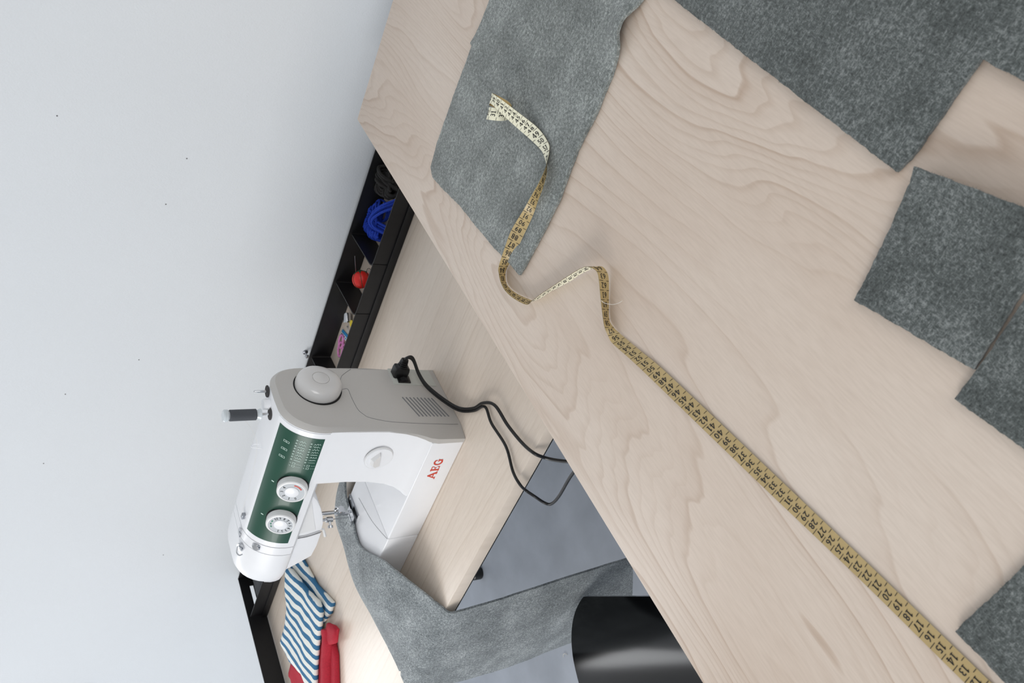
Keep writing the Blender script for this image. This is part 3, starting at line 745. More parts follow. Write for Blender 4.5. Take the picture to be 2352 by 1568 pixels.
# power socket plate with switch
pl = [(.9968, .0907), (.9571, .0915), (.9535, .010), (.9945, .010)]
sp_ = MB().loft([[V(endx(z) - .001, y, Z(z)) for y, z in pl], [V(endx(z) + .0012, y, Z(z)) for y, z in pl]]).build('socket_plate', plain('pale_grey_plate', (196, 198, 192), .5), sm, angle=30)
sw = [(.9765, .0815), (.9759, .0575), (.9592, .0593), (.9599, .083)]
s1 = MB().loft([[V(endx(z) + .0008, y, Z(z)) for y, z in sw], [V(endx(z) + .0034, y, Z(z)) for y, z in sw]]).build('power_switch', 'black_plastic', sp_, bevel=.0006, angle=30)
cy, cz = .968, .070
MB().loft([[V(endx(cz) + .003, cy - .006, Z(cz - .008)), V(endx(cz) + .003, cy + .006, Z(cz - .008)), V(endx(cz) + .0065, cy + .006, Z(cz)), V(endx(cz) + .0065, cy - .006, Z(cz))], [V(endx(cz) + .003, cy - .006, Z(cz + .008)), V(endx(cz) + .003, cy + .006, Z(cz + .008)), V(endx(cz) + .0066, cy + .006, Z(cz + .0005)), V(endx(cz) + .0066, cy - .006, Z(cz + .0005))]]).build('rocker', 'black_gap', s1)
# stitch-length dial on the column front
dc = V(-.9805, .8475, Z(.1405))
sd = MB().lathe([(0, 0), (.0240, 0), (.0240, .0030), (.0230, .0042), (0, .0042)], dc, (0, -1, 0), 48).build('reverse_dial', 'white_plastic', sm, angle=40)
MB().lathe([(.0247, .0), (.0247, .0030), (.0239, .0030), (.0239, 0)], dc, (0, -1, 0), 48).build('dial_rim', 'cream_plastic', sd)
wv = [(-.016, .0175), (.002, .0205), (.0185, .0050), (-.0030, .0010), (-.0165, -.0035)]
lev = MB().prism([(-.0200, .0050), (-.0120, .0140), (.0020, .0160), (.0160, .0040), (.0040, .0005), (-.0190, -.0045)], lambda a, b: dc + V(a, -.0040, b), lambda a, b: dc + V(a * .8, -.0040 - .0075 * max(0, min(1, .5 + b * 30)), b * .8))
lev.build('dial_lever', 'cream_plastic', sd, angle=30)
# maker's lettering in red slab serif on the base front
lg = MB(); S = .0155; ww = .0030
def bar(x0, y0, x1, y1, wd): return stroke2d([(x0, y0), (x1, y1)], wd)
G = []
G += bar(-1.30, .08, -.78, .98, .17) + bar(-.78, .98, -.22, .08, .30) + bar(-1.10, .36, -.42, .36, .13)
G += bar(-1.50, .05, -1.08, .05, .11) + bar(-.50, .05, .00, .05, .11)
G += bar(.38, .04, .38, .96, .28) + bar(.16, .05, 1.02, .05, .11) + bar(.16, .95, 1.00, .95, .11) + bar(.38, .52, .84, .52, .11) + bar(1.02, .05, 1.02, .30, .12) + bar(1.00, .95, 1.00, .72, .12) + bar(.84, .38, .84, .66, .10)
arcp = [(1.92 + .50 * math.cos(math.radians(a)), .50 + .46 * math.sin(math.radians(a))) for a in range(48, 318, 18)]
G += stroke2d(arcp, .20) + bar(2.30, .10, 2.30, .50, .24) + bar(2.02, .50, 2.48, .50, .11) + bar(2.26, .94, 2.26, .68, .11)
ink(lg, G, lambda a, b: V(-1.0005 - .0100 + a * S * .83 - .0005, .8318 - INK[0] * 1.2e-5, Z(.0250 + b * S)))
lg.build('maker_lettering', 'print_red', sm, smooth=False)['label'] = 'red letters A E G on the base front'

# top of the arm: spool pins, bobbin winder, guides
ZT = .3078
def pin(x, y, h, name='spool_pin'):
    p = MB().lathe([(0, 0), (.0022, 0), (.0022, h - .001), (.0015, h), (0, h)], (x, y, Z(ZT)), (0, 0, 1), 14).build(name, 'chrome', sm)
    MB().lathe([(0, 0), (.0098, 0), (.0098, .0014), (0, .0014)], (x, y, Z(ZT)), (0, 0, 1), 28).build('pin_disc', 'dark_felt_disc', p); return p
pin(-.952, .929, .066); pin(-.935, .963, .022, 'winder_spindle')
MB().lathe([(0, 0), (.0085, 0), (.0090, .006), (.0085, .0115), (.0065, .012), (0, .0125)], (-.944, .943, Z(ZT - .001)), (0, 0, 1), 24).build('winder_stop', 'white_plastic', sm)
MB().tube(catmull([V(-1.03, .938, Z(ZT)), V(-1.03, .938, Z(ZT + .010)), V(-1.028, .930, Z(ZT + .014)), V(-1.024, .924, Z(ZT + .006)), V(-1.022, .920, Z(ZT + .001))], 5), .0010, 6).build('thread_guide', 'white_plastic', sm)
MB().box((-1.172, .905, Z(ZT - .001)), (-1.182, .912, Z(ZT + .006))).build('thread_hook', 'steel', sm, bevel=.001)
tk = [(-1.2075, .905), (-1.2125, .912), (-1.2220, .910), (-1.2245, .900), (-1.2190, .900), (-1.2170, .9055), (-1.2120, .9055), (-1.2110, .899)]
MB().prism(tk, lambda a, b: V(a, b, Z(.3085)), lambda a, b: V(a, b, Z(.3105))).build('take_up_lever', 'chrome', sm, angle=30)
kb = V(-1.240, .892, Z(.3040))
MB().lathe([(0, 0), (.0070, 0), (.0078, .003), (.0070, .006), (0, .0065)], kb, (0, -.4, .9), 20).build('tension_stud', 'chrome', sm)
MB().tube(catmull([kb + V(.002, .0, .008), kb + V(-.004, -.008, .010), kb + V(-.007, -.013, .006), kb + V(-.003, -.015, .002)], 4), .0013, 8).build('tension_spring', 'chrome', sm)
yb, zb = ell(math.radians(46), -.001)
MB().lathe([(0, 0), (.0070, 0), (.0078, .0025), (.006, .0045), (0, .005)], V(-1.2155, yb, Z(zb)), (0, -.75, .66), 20).build('tension_dial', 'chrome', sm)

# head below the arm
hd = [(-1.088, .2235), (-1.109, .2065), (-1.131, .194), (-1.154, .1845), (-1.175, .1785), (-1.1935, .1765), (-1.2035, .2030), (-1.2045, .2235)]
hb = MB().prism(hd, lambda a, b: V(a, .8720, Z(b)), lambda a, b: V(a, .978, Z(b))).build('needle_head', 'white_plastic', sm, bevel=.0025, angle=50)
MB().prism([(-1.098, .2200), (-1.162, .1990), (-1.190, .1890), (-1.196, .2200)], lambda a, b: V(a, .8712, Z(b)), lambda a, b: V(a, .8722, Z(b))).build('thread_recess', 'cream_plastic', hb, smooth=False)
fl = [(-1.2075, .2235), (-1.2060, .2020), (-1.1985, .1770), (-1.235, .1760), (-1.264, .1790), (-1.2800, .1980), (-1.2930, .2150), (-1.300, .2235)]
MB().prism(fl, lambda a, b: V(a, .8690, Z(b)), lambda a, b: V(a, .978, Z(b))).build('lower_cover', 'white_plastic', fcv, bevel=.0022, angle=50)
MB().tube(catmull([V(-1.2075, .8705, Z(.224)), V(-1.2068, .8705, Z(.208)), V(-1.2030, .8705, Z(.192)), V(-1.1960, .8705, Z(.1765))], 5), .0008, 6).build('head_seam', 'seam', sm)
# presser bar, needle bar, foot
NX, NY = -1.2705, .966
MB().tube([V(NX, NY, Z(.19)), V(NX, NY, Z(.098))], .0038, 14).build('presser_bar', 'chrome', sm)
MB().tube([V(NX - .0105, NY - .008, Z(.19)), V(NX - .0105, NY - .008, Z(.118))], .0032, 14).build('needle_bar', 'chrome', sm)
nc = MB().lathe([(0, 0), (.0055, 0), (.0058, .004), (.0055, .012), (.004, .0135), (0, .0135)], V(NX - .0105, NY - .008, Z(.108)), (0, 0, 1), 18).build('needle_clamp', 'chrome', sm)
MB().lathe([(0, 0), (.0022, 0), (.0022, .008), (.0050, .009), (.0050, .014), (0, .0145)], V(NX - .0105, NY - .011, Z(.114)), (-.5, -.85, 0), 16).build('clamp_screw', 'chrome', nc)
MB().tube([V(NX - .0105, NY - .008, Z(.112)), V(NX - .0105, NY - .008, Z(.085)), V(NX - .0105, NY - .008, Z(.0668))], [.0009, .0008, .0003], 8).build('needle', 'steel', sm)
an = MB().box((NX - .0050, NY - .006, Z(.084)), (NX + .0050, NY + .006, Z(.104))).build('foot_ankle', 'chrome', sm, bevel=.0014)
MB().lathe([(0, 0), (.0030, 0), (.0030, .006), (.0065, .007), (.0065, .013), (0, .0135)], V(NX + .004, NY - .002, Z(.096)), (1, -.3, 0), 18).build('ankle_screw', 'chrome', an)
ft = MB()
for t0, t1 in ((-.0165, -.0115), (-.0085, .003)):
    ft.loft([[V(NX + t0, y, Z(z)), V(NX + t1, y, Z(z)), V(NX + t1, y, Z(z + .0016)), V(NX + t0, y, Z(z + .0016))] for y, z in ((NY - .027, .0735), (NY - .020, .0695), (NY - .005, .0690), (NY + .010, .0690))])
ft.box((NX - .0165, NY + .001, Z(.069)), (NX + .003, NY + .010, Z(.0710)))
ft.box((NX - .0080, NY - .004, Z(.0705)), (NX - .0030, NY + .004, Z(.086)))
ft.build('presser_foot', 'chrome', sm, smooth=False)
MB().tube(catmull([V(NX + .004, NY - .004, Z(.10)), V(NX + .012, NY - .006, Z(.108)), V(NX + .020, NY - .006, Z(.104)), V(NX + .024, NY - .004, Z(.110))], 5), .0011, 7).build('thread_wire', 'chrome', sm)
MB().tube(catmull([V(NX - .008, NY - .026, Z(.090)), V(NX - .018, NY - .020, Z(.082)), V(NX - .022, NY - .010, Z(.074)), V(NX - .014, NY - .024, Z(.0725))], 5), .0008, 6).build('finger_guard', 'chrome', sm)
lv = MB().tube([V(-1.205, .886, Z(.1790)), V(-1.209, .884, Z(.166)), V(-1.224, .880, Z(.160))], [.0022, .0024, .0028], 8).build('presser_lever', 'cream_plastic', sm)
# needle plate
np_ = MB().box((-1.2605, .944, Z(.0618)), (-1.2985, 1.0005, Z(.0642))).build('needle_plate', 'steel', sm, bevel=.0005)
MB().lathe([(0, 0), (.0030, 0), (.0026, .0010), (0, .0011)], V(-1.2675, .992, Z(.0642)), (0, 0, 1), 16).build('plate_screw', 'chrome', np_)

# ------------------------------------------------------------------ thread spool on the front pin
spx = V(-.952, .929, Z(.323))
ts = empty('thread_spool', spx); tag(ts, 'spool of dark grey thread standing on the sewing machine\'s tall pin', 'thread spool')
MB().lathe([(.0028, 0), (.0088, 0), (.0092, .0012), (.0075, .0055), (.0060, .008), (.0060, .048), (.0085, .0505), (.0096, .0520), (.0096, .0565), (.0080, .0585), (.0028, .0585)], spx, (0, 0, 1), 32).build('spool_core', 'clear_spool', ts)
pf = [(.0062, .0072)]
for k in range(42): pf += [(.0089 + (.00022 if k % 2 else 0), .0078 + k * .00098)]
pf += [(.0062, .0494)]
MB().lathe(pf, spx, (0, 0, 1), 28).build('thread_winding', 'thread_grey', ts, angle=80)
thr = [V(-.9635, .928, Z(.345)), V(-.985, .925, Z(.330)), V(-1.020, .922, Z(.3165)), V(-1.1, .916, Z(.3125)), V(-1.176, .909, Z(.3145))]
MB().tube(catmull(thr, 6), .00016, 5).build('thread', 'pale_thread', ts)

# ------------------------------------------------------------------ power and pedal cords, one plug
cord = empty('power_cord', at_z(1056, 937, DESK)); tag(cord, 'black double cord plugged into the sewing machine and hanging off the desk', 'power cord')
px0 = endx(.08) + .0018
plug = MB()
plug.loft([[V(px0 + h, .981 + a * s, Z(.0745) + b * s) for a, b in rrect(-.0098, .0098, -.0135, .0135, .003)] for h, s in ((0, 1), (.013, 1.0), (.018, .93), (.020, .62), (.024, .52), (.032, .46), (.036, .40))])
plug.build('plug', 'black_plastic', cord, angle=40)
for k in range(3):
    MB().lathe([(0, 0), (.0085 - k * .0007, 0), (.0085 - k * .0007, .002), (0, .002)], V(px0 + .0215 + k * .0038, .981, Z(.0745)), (1, 0, 0), 16).build('strain_relief', 'black_plastic', cord)
st0 = [V(px0 + .032, .981, Z(.0745)), V(px0 + .042, .977, Z(.075))]
common = [(948, 822, .066), (962, 857, .052), (982, 886, .040), (1023, 919, .022), (1056, 937, .010), (1088, 937, .005), (1110, 925, .008)]
cA = st0 + [at_z(x, y, DESK + z) for x, y, z in common] + [at_z(1137, 931, DESK + .010), at_z(1166, 976, DESK + .0075), at_z(1199, 1016.6, DESK + .0055), at_z(1226, 1040, DESK + .0045)] + [at_y(1252, 1051, .668), at_y(1280, 1057, .655), at_y(1312, 1060, .64), at_y(1340, 1061, .629), V(-.755, .618, .62), V(-.72, .605, .40), V(-.70, .59, .12), V(-.66, .575, .012), V(-.60, .55, .0045), V(-.40, .50, .0045), V(-.15, .55, .0045)]
off = V(.0035, -.003, .001)
cB = [p + off for p in st0] + [at_z(x + 1, y + 6, DESK + max(.004, z - .001)) for x, y, z in common[:-1]] + [at_z(1114, 934, DESK + .005), at_z(1129, 972, DESK + .005), at_z(1162, 1025, DESK + .005), at_z(1178, 1082, DESK + .0055), at_z(1194, 1112, DESK + .0045)] + [at_y(1208, 1126, .668), at_y(1227, 1139, .655), at_y(1250, 1154, .645), at_y(1266, 1157, .635), at_y(1284, 1139, .62), at_y(1312, 1092, .60), V(-.735, .590, .733), V(-.705, .580, .700), V(-.685, .568, .56), V(-.68, .555, .30), V(-.68, .545, .10), V(-.675, .53, .012), V(-.64, .49, .004), V(-.50, .40, .004), V(-.30, .34, .004)]
MB().tube(catmull(cA, 7), .0027, 10).build('mains_cable', 'black_plastic', cord)
MB().tube(catmull(cB, 7), .0024, 10).build('pedal_cable', 'black_plastic', cord)

# ------------------------------------------------------------------ felt running under the needle and over the desk edge
D = DESK
rows_ = []   # each row: from the right-hand edge to the left-hand edge
def row(*pts): rows_.append([Vector(p) for p in pts])
Q = lambda x, y, z: V(x, y, D + z)
row(Q(-1.262, 1.120, .020), Q(-1.31, 1.120, .018), Q(-1.360, 1.120, .014), Q(-1.41, 1.12, .008))
row(Q(-1.264, 1.060, .050), Q(-1.31, 1.060, .052), Q(-1.355, 1.060, .045), Q(-1.405, 1.06, .012))
row(Q(-1.270, 1.008, .0655), Q(-1.31, 1.006, .0655), Q(-1.352, 1.004, .064), Q(-1.402, 1.00, .022))
row(Q(-1.282, .955, .0655), Q(-1.315, .955, .0655), Q(-1.354, .955, .0645), Q(-1.410, .965, .030))
row(Q(-1.293, .918, .0655), Q(-1.323, .915, .0660), Q(-1.358, .915, .0650), Q(-1.420, .940, .036))
row(Q(-1.288, .890, .0660), Q(-1.325, .882, .0675), Q(-1.366, .885, .0640), Q(-1.428, .900, .031))
row(Q(-1.262, .856, .0660), Q(-1.315, .848, .0690), Q(-1.370, .850, .0600), Q(-1.433, .860, .025))
row(Q(-1.234, .820, .0630), Q(-1.300, .805, .0660), Q(-1.368, .805, .0500), Q(-1.435, .810, .017))
row(Q(-1.221, .770, .0430), Q(-1.290, .760, .0450), Q(-1.362, .755, .0320), Q(-1.436, .755, .009))
row(Q(-1.212, .722, .0200), Q(-1.285, .715, .0210), Q(-1.360, .712, .0150), Q(-1.436, .712, .0045))
row(Q(-1.206, .690, .0050), Q(-1.284, .686, .0070), Q(-1.360, .684, .0060), Q(-1.437, .684, .0035))
row(Q(-1.203, .674, -.004), Q(-1.284, .670, -.001), Q(-1.362, .668, -.001), Q(-1.441, .669, -.003))
row(Q(-1.199, .671, -.022), Q(-1.284, .664, -.025), Q(-1.364, .661, -.025), Q(-1.445, .663, -.022))
row(Q(-1.188, .671, -.09), Q(-1.275, .662, -.10), Q(-1.362, .657, -.10), Q(-1.446, .660, -.10))
row(Q(-1.166, .673, -.20), Q(-1.25, .664, -.22), Q(-1.34, .655, -.23), Q(-1.428, .657, -.22))
row(Q(-1.148, .676, -.31), Q(-1.23, .668, -.34), Q(-1.315, .658, -.35), Q(-1.400, .660, -.34))
row(Q(-1.137, .679, -.393), Q(-1.215, .672, -.435), Q(-1.298, .664, -.474), Q(-1.380, .665, -.50))
cols = [catmull([r[c] for r in rows_], 6) for c in range(4)]
grid = [catmull([cols[c][k] for c in range(4)], 9) for k in range(len(cols[0]))]
nr, ncx = len(grid), len(grid[0]); TH = .0042
for gi, r in enumerate(grid):
    for p in r:
        p += V(0, 0, 0)
def gn(i, j):
    a = grid[min(nr - 1, i + 1)][j] - grid[max(0, i - 1)][j]; b = grid[i][min(ncx - 1, j + 1)] - grid[i][max(0, j - 1)]
    n = b.cross(a).normalized(); return n
topv = []; botv = []
for i in range(nr):
    for j in range(ncx):
        n = gn(i, j)
        if i < nr // 2 and n.z < 0: n = -n
        jit = V(mnoise.noise(grid[i][j] * 120), mnoise.noise(grid[i][j] * 120 + V(5, 5, 5)), 0) * (.0008 if j in (0, ncx - 1) or i in (0, nr - 1) else 0)
        if i >= nr // 2 and n.y > 0: n = -n
        topv.append(grid[i][j] + n * TH + jit); botv.append(grid[i][j] + jit)
mb = MB(); k = nr * ncx; ix = lambda i, j: i * ncx + j; fs = []
for i in range(nr - 1):
    for j in range(ncx - 1):
        fs.append((ix(i, j), ix(i, j + 1), ix(i + 1, j + 1), ix(i + 1, j))); fs.append((k + ix(i, j), k + ix(i + 1, j), k + ix(i + 1, j + 1), k + ix(i, j + 1)))
for i in range(nr - 1):
    for j, s in ((0, 1), (ncx - 1, -1)): fs.append((ix(i, j), ix(i + 1, j), k + ix(i + 1, j), k + ix(i, j)))
for j in range(ncx - 1):
    for i in (0, nr - 1): fs.append((ix(i, j), ix(i, j + 1), k + ix(i, j + 1), k + ix(i, j)))
mb.add(topv + botv, fs)
tag(mb.build('draped_felt', 'felt_light', angle=70), 'light grey felt length under the needle, draping over the desk edge', 'felt')

# ------------------------------------------------------------------ chair facing the machine
FLc = at_z(1340, 1370, .434); ce = V(.82, -.572, 0).normalized(); cb = V(-ce.y, ce.x, 0) * -1
if cb.y > 0: cb = -cb
ch = empty('chair', (FLc.x + ce.x * .21 + cb.x * .2, FLc.y + ce.y * .21 + cb.y * .2, 0))
tag(ch, 'glossy black chair standing between the desk and the cutting table', 'chair')
def seat_pt(u, t):       # u 0..1 from left side to right side, t metres back from the front lip
    left = -.031 * (1 - math.exp(-t / .028)); right = .42 - left; x = lerp(left, right, u)
    z = .434 + .0232 * (1 - (1 - min(1, t / .108)) ** 2.2)
    if t > .108: z -= .0170 * sstep(.095, .25, t) - .0170 * sstep(.095, .25, .108)
    if t > .25: z += .022 * sstep(.25, .46, t)
    return FLc + ce * x + cb * t + V(0, 0, z - .434)
tt = [0, .004, .01, .018, .028, .04, .052, .064, .076, .086, .095, .105, .115, .125, .135, .15, .17, .19, .24, .29, .34, .38, .41]; uu = [k / 24 for k in range(25)]
mb = MB(); top_ = [[seat_pt(u, t) for u in uu] for t in tt]; n1 = len(uu)
vs = [p for r in top_ for p in r]; kk = len(vs); vs2 = [p - V(0, 0, .011) for p in vs]
fs = [(a * n1 + b, a * n1 + b + 1, (a + 1) * n1 + b + 1, (a + 1) * n1 + b) for a in range(len(tt) - 1) for b in range(n1 - 1)]
fs += [tuple(kk + i for i in reversed(f)) for f in fs]
for a in range(len(tt) - 1):
    for b in (0, n1 - 1): fs.append((a * n1 + b, (a + 1) * n1 + b, kk + (a + 1) * n1 + b, kk + a * n1 + b))
for b in range(n1 - 1):
    for a in (0, len(tt) - 1): fs.append((a * n1 + b, a * n1 + b + 1, kk + a * n1 + b + 1, kk + a * n1 + b))
mb.add(vs + vs2, fs); mb.build('seat', 'chair', ch, angle=50)
rings = []
for z, back, wid in ((.60, .425, .19), (.66, .445, .20), (.74, .46, .20), (.80, .47, .175)):
    ring = []
    for s in (1, -1):
        for q in range(13):
            a = (q / 12 * 2 - 1) * s; ring.append(FLc + ce * (.21 + a * wid) + cb * (back - .035 * a * a + (.005 * s)) + V(0, 0, z - .434))
    rings.append(ring)
MB().loft(rings).build('backrest', 'chair', ch, angle=50)
for a, t, a2, t2 in ((.04, .07, .03, .05), (.38, .07, .39, .05), (.04, .36, .01, .44), (.38, .36, .41, .44)):
    p0 = FLc + ce * a + cb * t; p1 = FLc + ce * a2 + cb * t2
    MB().tube([(p0.x, p0.y, .444), (p1.x, p1.y, .012)], .011, 12).build('leg', 'steel', ch)
    MB().lathe([(0, 0), (.013, 0), (.013, .014), (0, .014)], (p1.x, p1.y, .0), (0, 0, 1), 12).build('leg_cap', 'black_plastic', ch)
for a in (.04, .38):
    p0 = FLc + ce * a + cb * .36; p1 = FLc + ce * a + cb * .455
    MB().tube(catmull([(p0.x, p0.y, .436), (p1.x - cb.x * .01, p1.y - cb.y * .01, .47), (p1.x - cb.x * .028, p1.y - cb.y * .028, .60), (p1.x - cb.x * .012, p1.y - cb.y * .012, .72)], 5), .010, 10).build('back_post', 'steel', ch)

# ------------------------------------------------------------------ things in the organiser
def yarn(name, c, R, wraps, r, mat, label, seed, squash=.6, stretch=(1, 1)):
    rnd = random.Random(seed); root = empty(name, (c.x, c.y, DESK)); tag(root, label, 'yarn')
    for k in range(wraps):
        n = V(rnd.uniform(-1, 1), rnd.uniform(-1, 1), rnd.uniform(.2, 1)).normalized(); u = n.orthogonal().normalized(); q = n.cross(u); rr = R * rnd.uniform(.55, 1); ph = rnd.uniform(0, 6)
        pts = []
        for i in range(22):
            a = ph + 2 * math.pi * i / 22; p = (u * math.cos(a) + q * math.sin(a) * rnd.uniform(.94, 1.0)) * rr
            z = max(r * 1.05, c.z - DESK + p.z * squash); pts.append(V(c.x + p.x * stretch[0], c.y + p.y * stretch[1], DESK + .0008 + z))
        MB().tube(pts, r, 6, closed=True).build('strand', mat, root)
    return root
def hank(c0, mat, label, seed, ring_px, bundle_px, turns, hr, r):
    """a hank: strands coiled round a curved core, with a twisted bundle lying across"""
    rnd = random.Random(seed); root = empty('yarn_hank', (c0.x, c0.y, DESK)); tag(root, label, 'yarn', 'yarn hanks in the organiser')
    core = catmull([at_z(x, y, DESK + hr + .006) for x, y in ring_px], 16); n = len(core)
    for w_ in range(3):
        pts = []
        for i in range(turns * 12 + 1):
            t = i / (turns * 12); p = core[min(n - 1, int(t * (n - 1)))]; q = core[min(n - 1, int(t * (n - 1)) + 1)] if t < .99 else core[-1]
            tg = (core[min(n - 1, int(t * (n - 1)) + 2)] - core[max(0, int(t * (n - 1)) - 2)]).normalized(); u = V(-tg.y, tg.x, 0).normalized(); v = V(0, 0, 1)
            a = 2 * math.pi * (i / 12 + w_ / 3); k = hr * (.9 + .12 * math.sin(i * .7 + w_))
            pp = p + u * math.cos(a) * k + v * math.sin(a) * k * .9; pp.z = max(pp.z, DESK + r + .0006); pp.y = min(pp.y, OB - r - .001); pts.append(pp)
        MB().tube(pts, r, 6).build('coiled_strand', mat, root)
    for w_ in range(9):
        o = V(rnd.uniform(-1, 1), rnd.uniform(-1, 1), 0) * .010; h = rnd.uniform(.016, .036)
        pts = [at_z(x, y, DESK + .02) + o * (1 + .3 * math.sin(i + w_)) for i, (x, y) in enumerate(bundle_px)]
        for i, p in enumerate(pts): p.z = DESK + r + .004 + h * math.sin(math.pi * (i + .4) / (len(pts) - .2)); p.y = max(OF + .012, min(p.y, OB - .006)); p.x = min(p.x, -.67)
        MB().tube(catmull(pts, 6), r * 1.15, 6).build('bundle_strand', mat, root)
    bc = at_z(*bundle_px[len(bundle_px) // 2], DESK + .01)
    for w_ in range(12):
        n = V(rnd.uniform(-.5, .5), rnd.uniform(-.5, .5), 1).normalized(); u = n.orthogonal().normalized(); q = n.cross(u); rr = rnd.uniform(.010, .021); h = rnd.uniform(.006, .026); ph = rnd.uniform(0, 6)
        cc = V(min(bc.x + rnd.uniform(-.012, .016), -.70), min(max(bc.y + rnd.uniform(-.012, .010), OF + .034), OB - .028), DESK + h)
        pts = [cc + u * math.cos(ph + 2 * math.pi * i / 18) * rr * 1.2 + q * math.sin(ph + 2 * math.pi * i / 18) * rr for i in range(18)]
        for p in pts: p.z = max(p.z, DESK + r * 1.2)
        MB().tube(pts, r, 6, closed=True).build('loop_strand', mat, root)
    return root
hank(at_z(872, 503, DESK), 'blue_yarn', 'tangled cobalt blue yarn hank in the organiser tray', 3, [(858, 478), (846, 492), (846, 515), (856, 534), (876, 543)], [(904, 462), (888, 478), (874, 498), (872, 516), (884, 532)], 11, .011, .0024)
hank(at_z(889, 412, DESK), 'dark_yarn', 'charcoal yarn hank in the organiser tray, partly under the cutting table edge', 5, [(872, 392), (866, 410), (874, 430), (892, 442), (906, 436)], [(884, 388), (888, 402), (896, 418), (902, 430)], 7, .012, .0030)
# tomato pincushion
tc = at_z(832, 642, DESK + .018); tm = empty('pincushion', (tc.x, tc.y, DESK)); tag(tm, 'red tomato pincushion with a green cap in the organiser', 'pincushion')
ax = V(.72, .58, .20).normalized(); rings = []
u_ = ax.orthogonal().normalized(); q_ = ax.cross(u_); cz_ = V(tc.x, tc.y, DESK + .0198)
for i in range(15):
    t = math.pi * i / 14; h = -math.cos(t) * .0185; rad = .0192 * math.sin(t) ** .8
    if i in (0, 14): rad = .0008
    rings.append([cz_ + ax * h * (1 - .0) + (u_ * math.cos(2 * math.pi * k / 48) + q_ * math.sin(2 * math.pi * k / 48)) * rad * (1 - .045 * abs(math.cos(3 * 2 * math.pi * k / 48)) ** 14) for k in range(48)])
MB().loft(rings).build('cushion', 'tomato', tm, angle=80)
for k in range(6):
    a = 2 * math.pi * k / 6 ; e_ = u_ * math.cos(a) + q_ * math.sin(a)
    MB().tube([cz_ + ax * (-math.cos(t) * .0186) + e_ * (.0188 * math.sin(t) ** .8) for t in [math.pi * (.08 + .84 * j / 12) for j in range(13)]], .0005, 5).build('cord_groove', 'leaf_green', tm)
lf = []
for k in range(12):
    a = 2 * math.pi * k / 12; rr = .0150 if k % 2 == 0 else .0065; lf.append(cz_ + ax * (.0188 - .35 * rr) + (u_ * math.cos(a) + q_ * math.sin(a)) * rr)
cap = MB(); cap.add(lf + [cz_ + ax * .0192] + [p + ax * .0016 for p in lf] + [cz_ + ax * .0212], [(k, (k + 1) % 12, 12) for k in range(12)] + [(13 + k, 13 + (k + 1) % 12, 25) for k in range(12)] + [(k, (k + 1) % 12, 13 + (k + 1) % 12, 13 + k) for k in range(12)])
cap.build('leaf_cap', 'leaf_green', tm)
n0 = cz_ + V(.006, .013, .010); n1_ = at_z(815, 588, DESK + .062)
tag(MB().tube([n0, n1_], [.0009, .0006], 6).build('sewing_needle', 'steel'), 'long steel needle stuck in the red tomato pincushion', 'needle')
MB().tube(catmull([at_z(842, 628, DESK + .022), at_z(843, 619, DESK + .026), at_z(848, 616, DESK + .025), at_z(853, 621, DESK + .018)], 4), .0006, 5).build('hanging_loop', 'dark_yarn', tm)
# thimble, blue card, pin, pink scissors, yellow bobbin
tq = at_z(800, 740, DESK + .008)
tag(MB().lathe([(.0065, .0), (.0095, 0), (.0098, .0018), (.0092, .003), (.0082, .018), (.0065, .021), (0, .0215)], V(tq.x, tq.y, DESK + .0098), (.75, .6, .05), 24).build('thimble', 'chrome'), 'shiny silver thimble lying in the organiser tray', 'thimble')
yq = at_z(809, 742, DESK + .004)
tag(MB().lathe([(0, 0), (.0075, 0), (.0075, .002), (.004, .003), (.004, .006), (.0075, .007), (.0075, .009), (0, .009)], V(yq.x + .004, yq.y - .006, DESK + .0008), (0, 0, 1), 20).build('bobbin', 'yellow'), 'small yellow bobbin beside the silver thimble', 'bobbin')
pn0, pn1 = at_z(798, 750, DESK + .0022), at_z(802, 766, DESK + .0018)
pin_o = MB(); pin_o.tube([pn0, pn1], .0007, 6); pin_o.lathe([(0, -.001), (.0016, 0), (.002, .0012), (.0016, .0024), (0, .0034)], pn0 - V(0, 0, .001), (0, 0, 1), 10)
tag(pin_o.build('dressmaking_pin', 'steel'), 'small steel pin between the thimble and the blue packet', 'pin')
k0, k1, k2 = at_z(786, 756, DESK + .003), at_z(801, 774, DESK + .003), at_z(781, 766, DESK + .003)
cd_ = empty('needle_packet', V(k0.x, k0.y, DESK)); tag(cd_, 'blue and white needle packet in the organiser beside the scissors', 'packet')
ea = (k1 - k0); eb = (k2 - k0)
def slab(p, a, b, h, z0): return MB().loft([[V(*(q.xy), DESK + z0) for q in (p, p + a, p + a + b, p + b)], [V(*(q.xy), DESK + z0 + h) for q in (p, p + a, p + a + b, p + b)]])
slab(k0, ea * 1.1, eb * .5, .0014, .0008).build('blue_band', 'card_blue', cd_, smooth=False)
slab(k0 + eb * .5, ea * 1.1, eb * .62, .0014, .0008).build('white_band', 'card_white', cd_, smooth=False)
for q in range(5): slab(k0 + eb * (.6) + ea * (.1 + .2 * q), ea * .10, eb * .35, .0020, .0008).build('needle_stripe', 'card_blue' if q % 2 else 'steel', cd_, smooth=False)
sc0 = at_z(784, 784, DESK + .004); sco = empty('scissors', (sc0.x, sc0.y, DESK)); tag(sco, 'pink-handled scissors lying in the organiser tray', 'scissors')
for cxy, (ra, rb) in (((783.5, 784), (.0125, .0085)), ((782, 802), (.0140, .0090))):
    c = at_z(*cxy, DESK + .004); u = (at_z(cxy[0] - 3, cxy[1] + 12, DESK + .004) - c).normalized(); q = V(-u.y, u.x, 0)
    MB().tube([c + u * (ra * math.cos(2 * math.pi * k / 24)) * 1.25 + q * (rb * math.sin(2 * math.pi * k / 24)) * 1.35 for k in range(24)], .0024, 8, closed=True).build('handle', 'pink', sco)
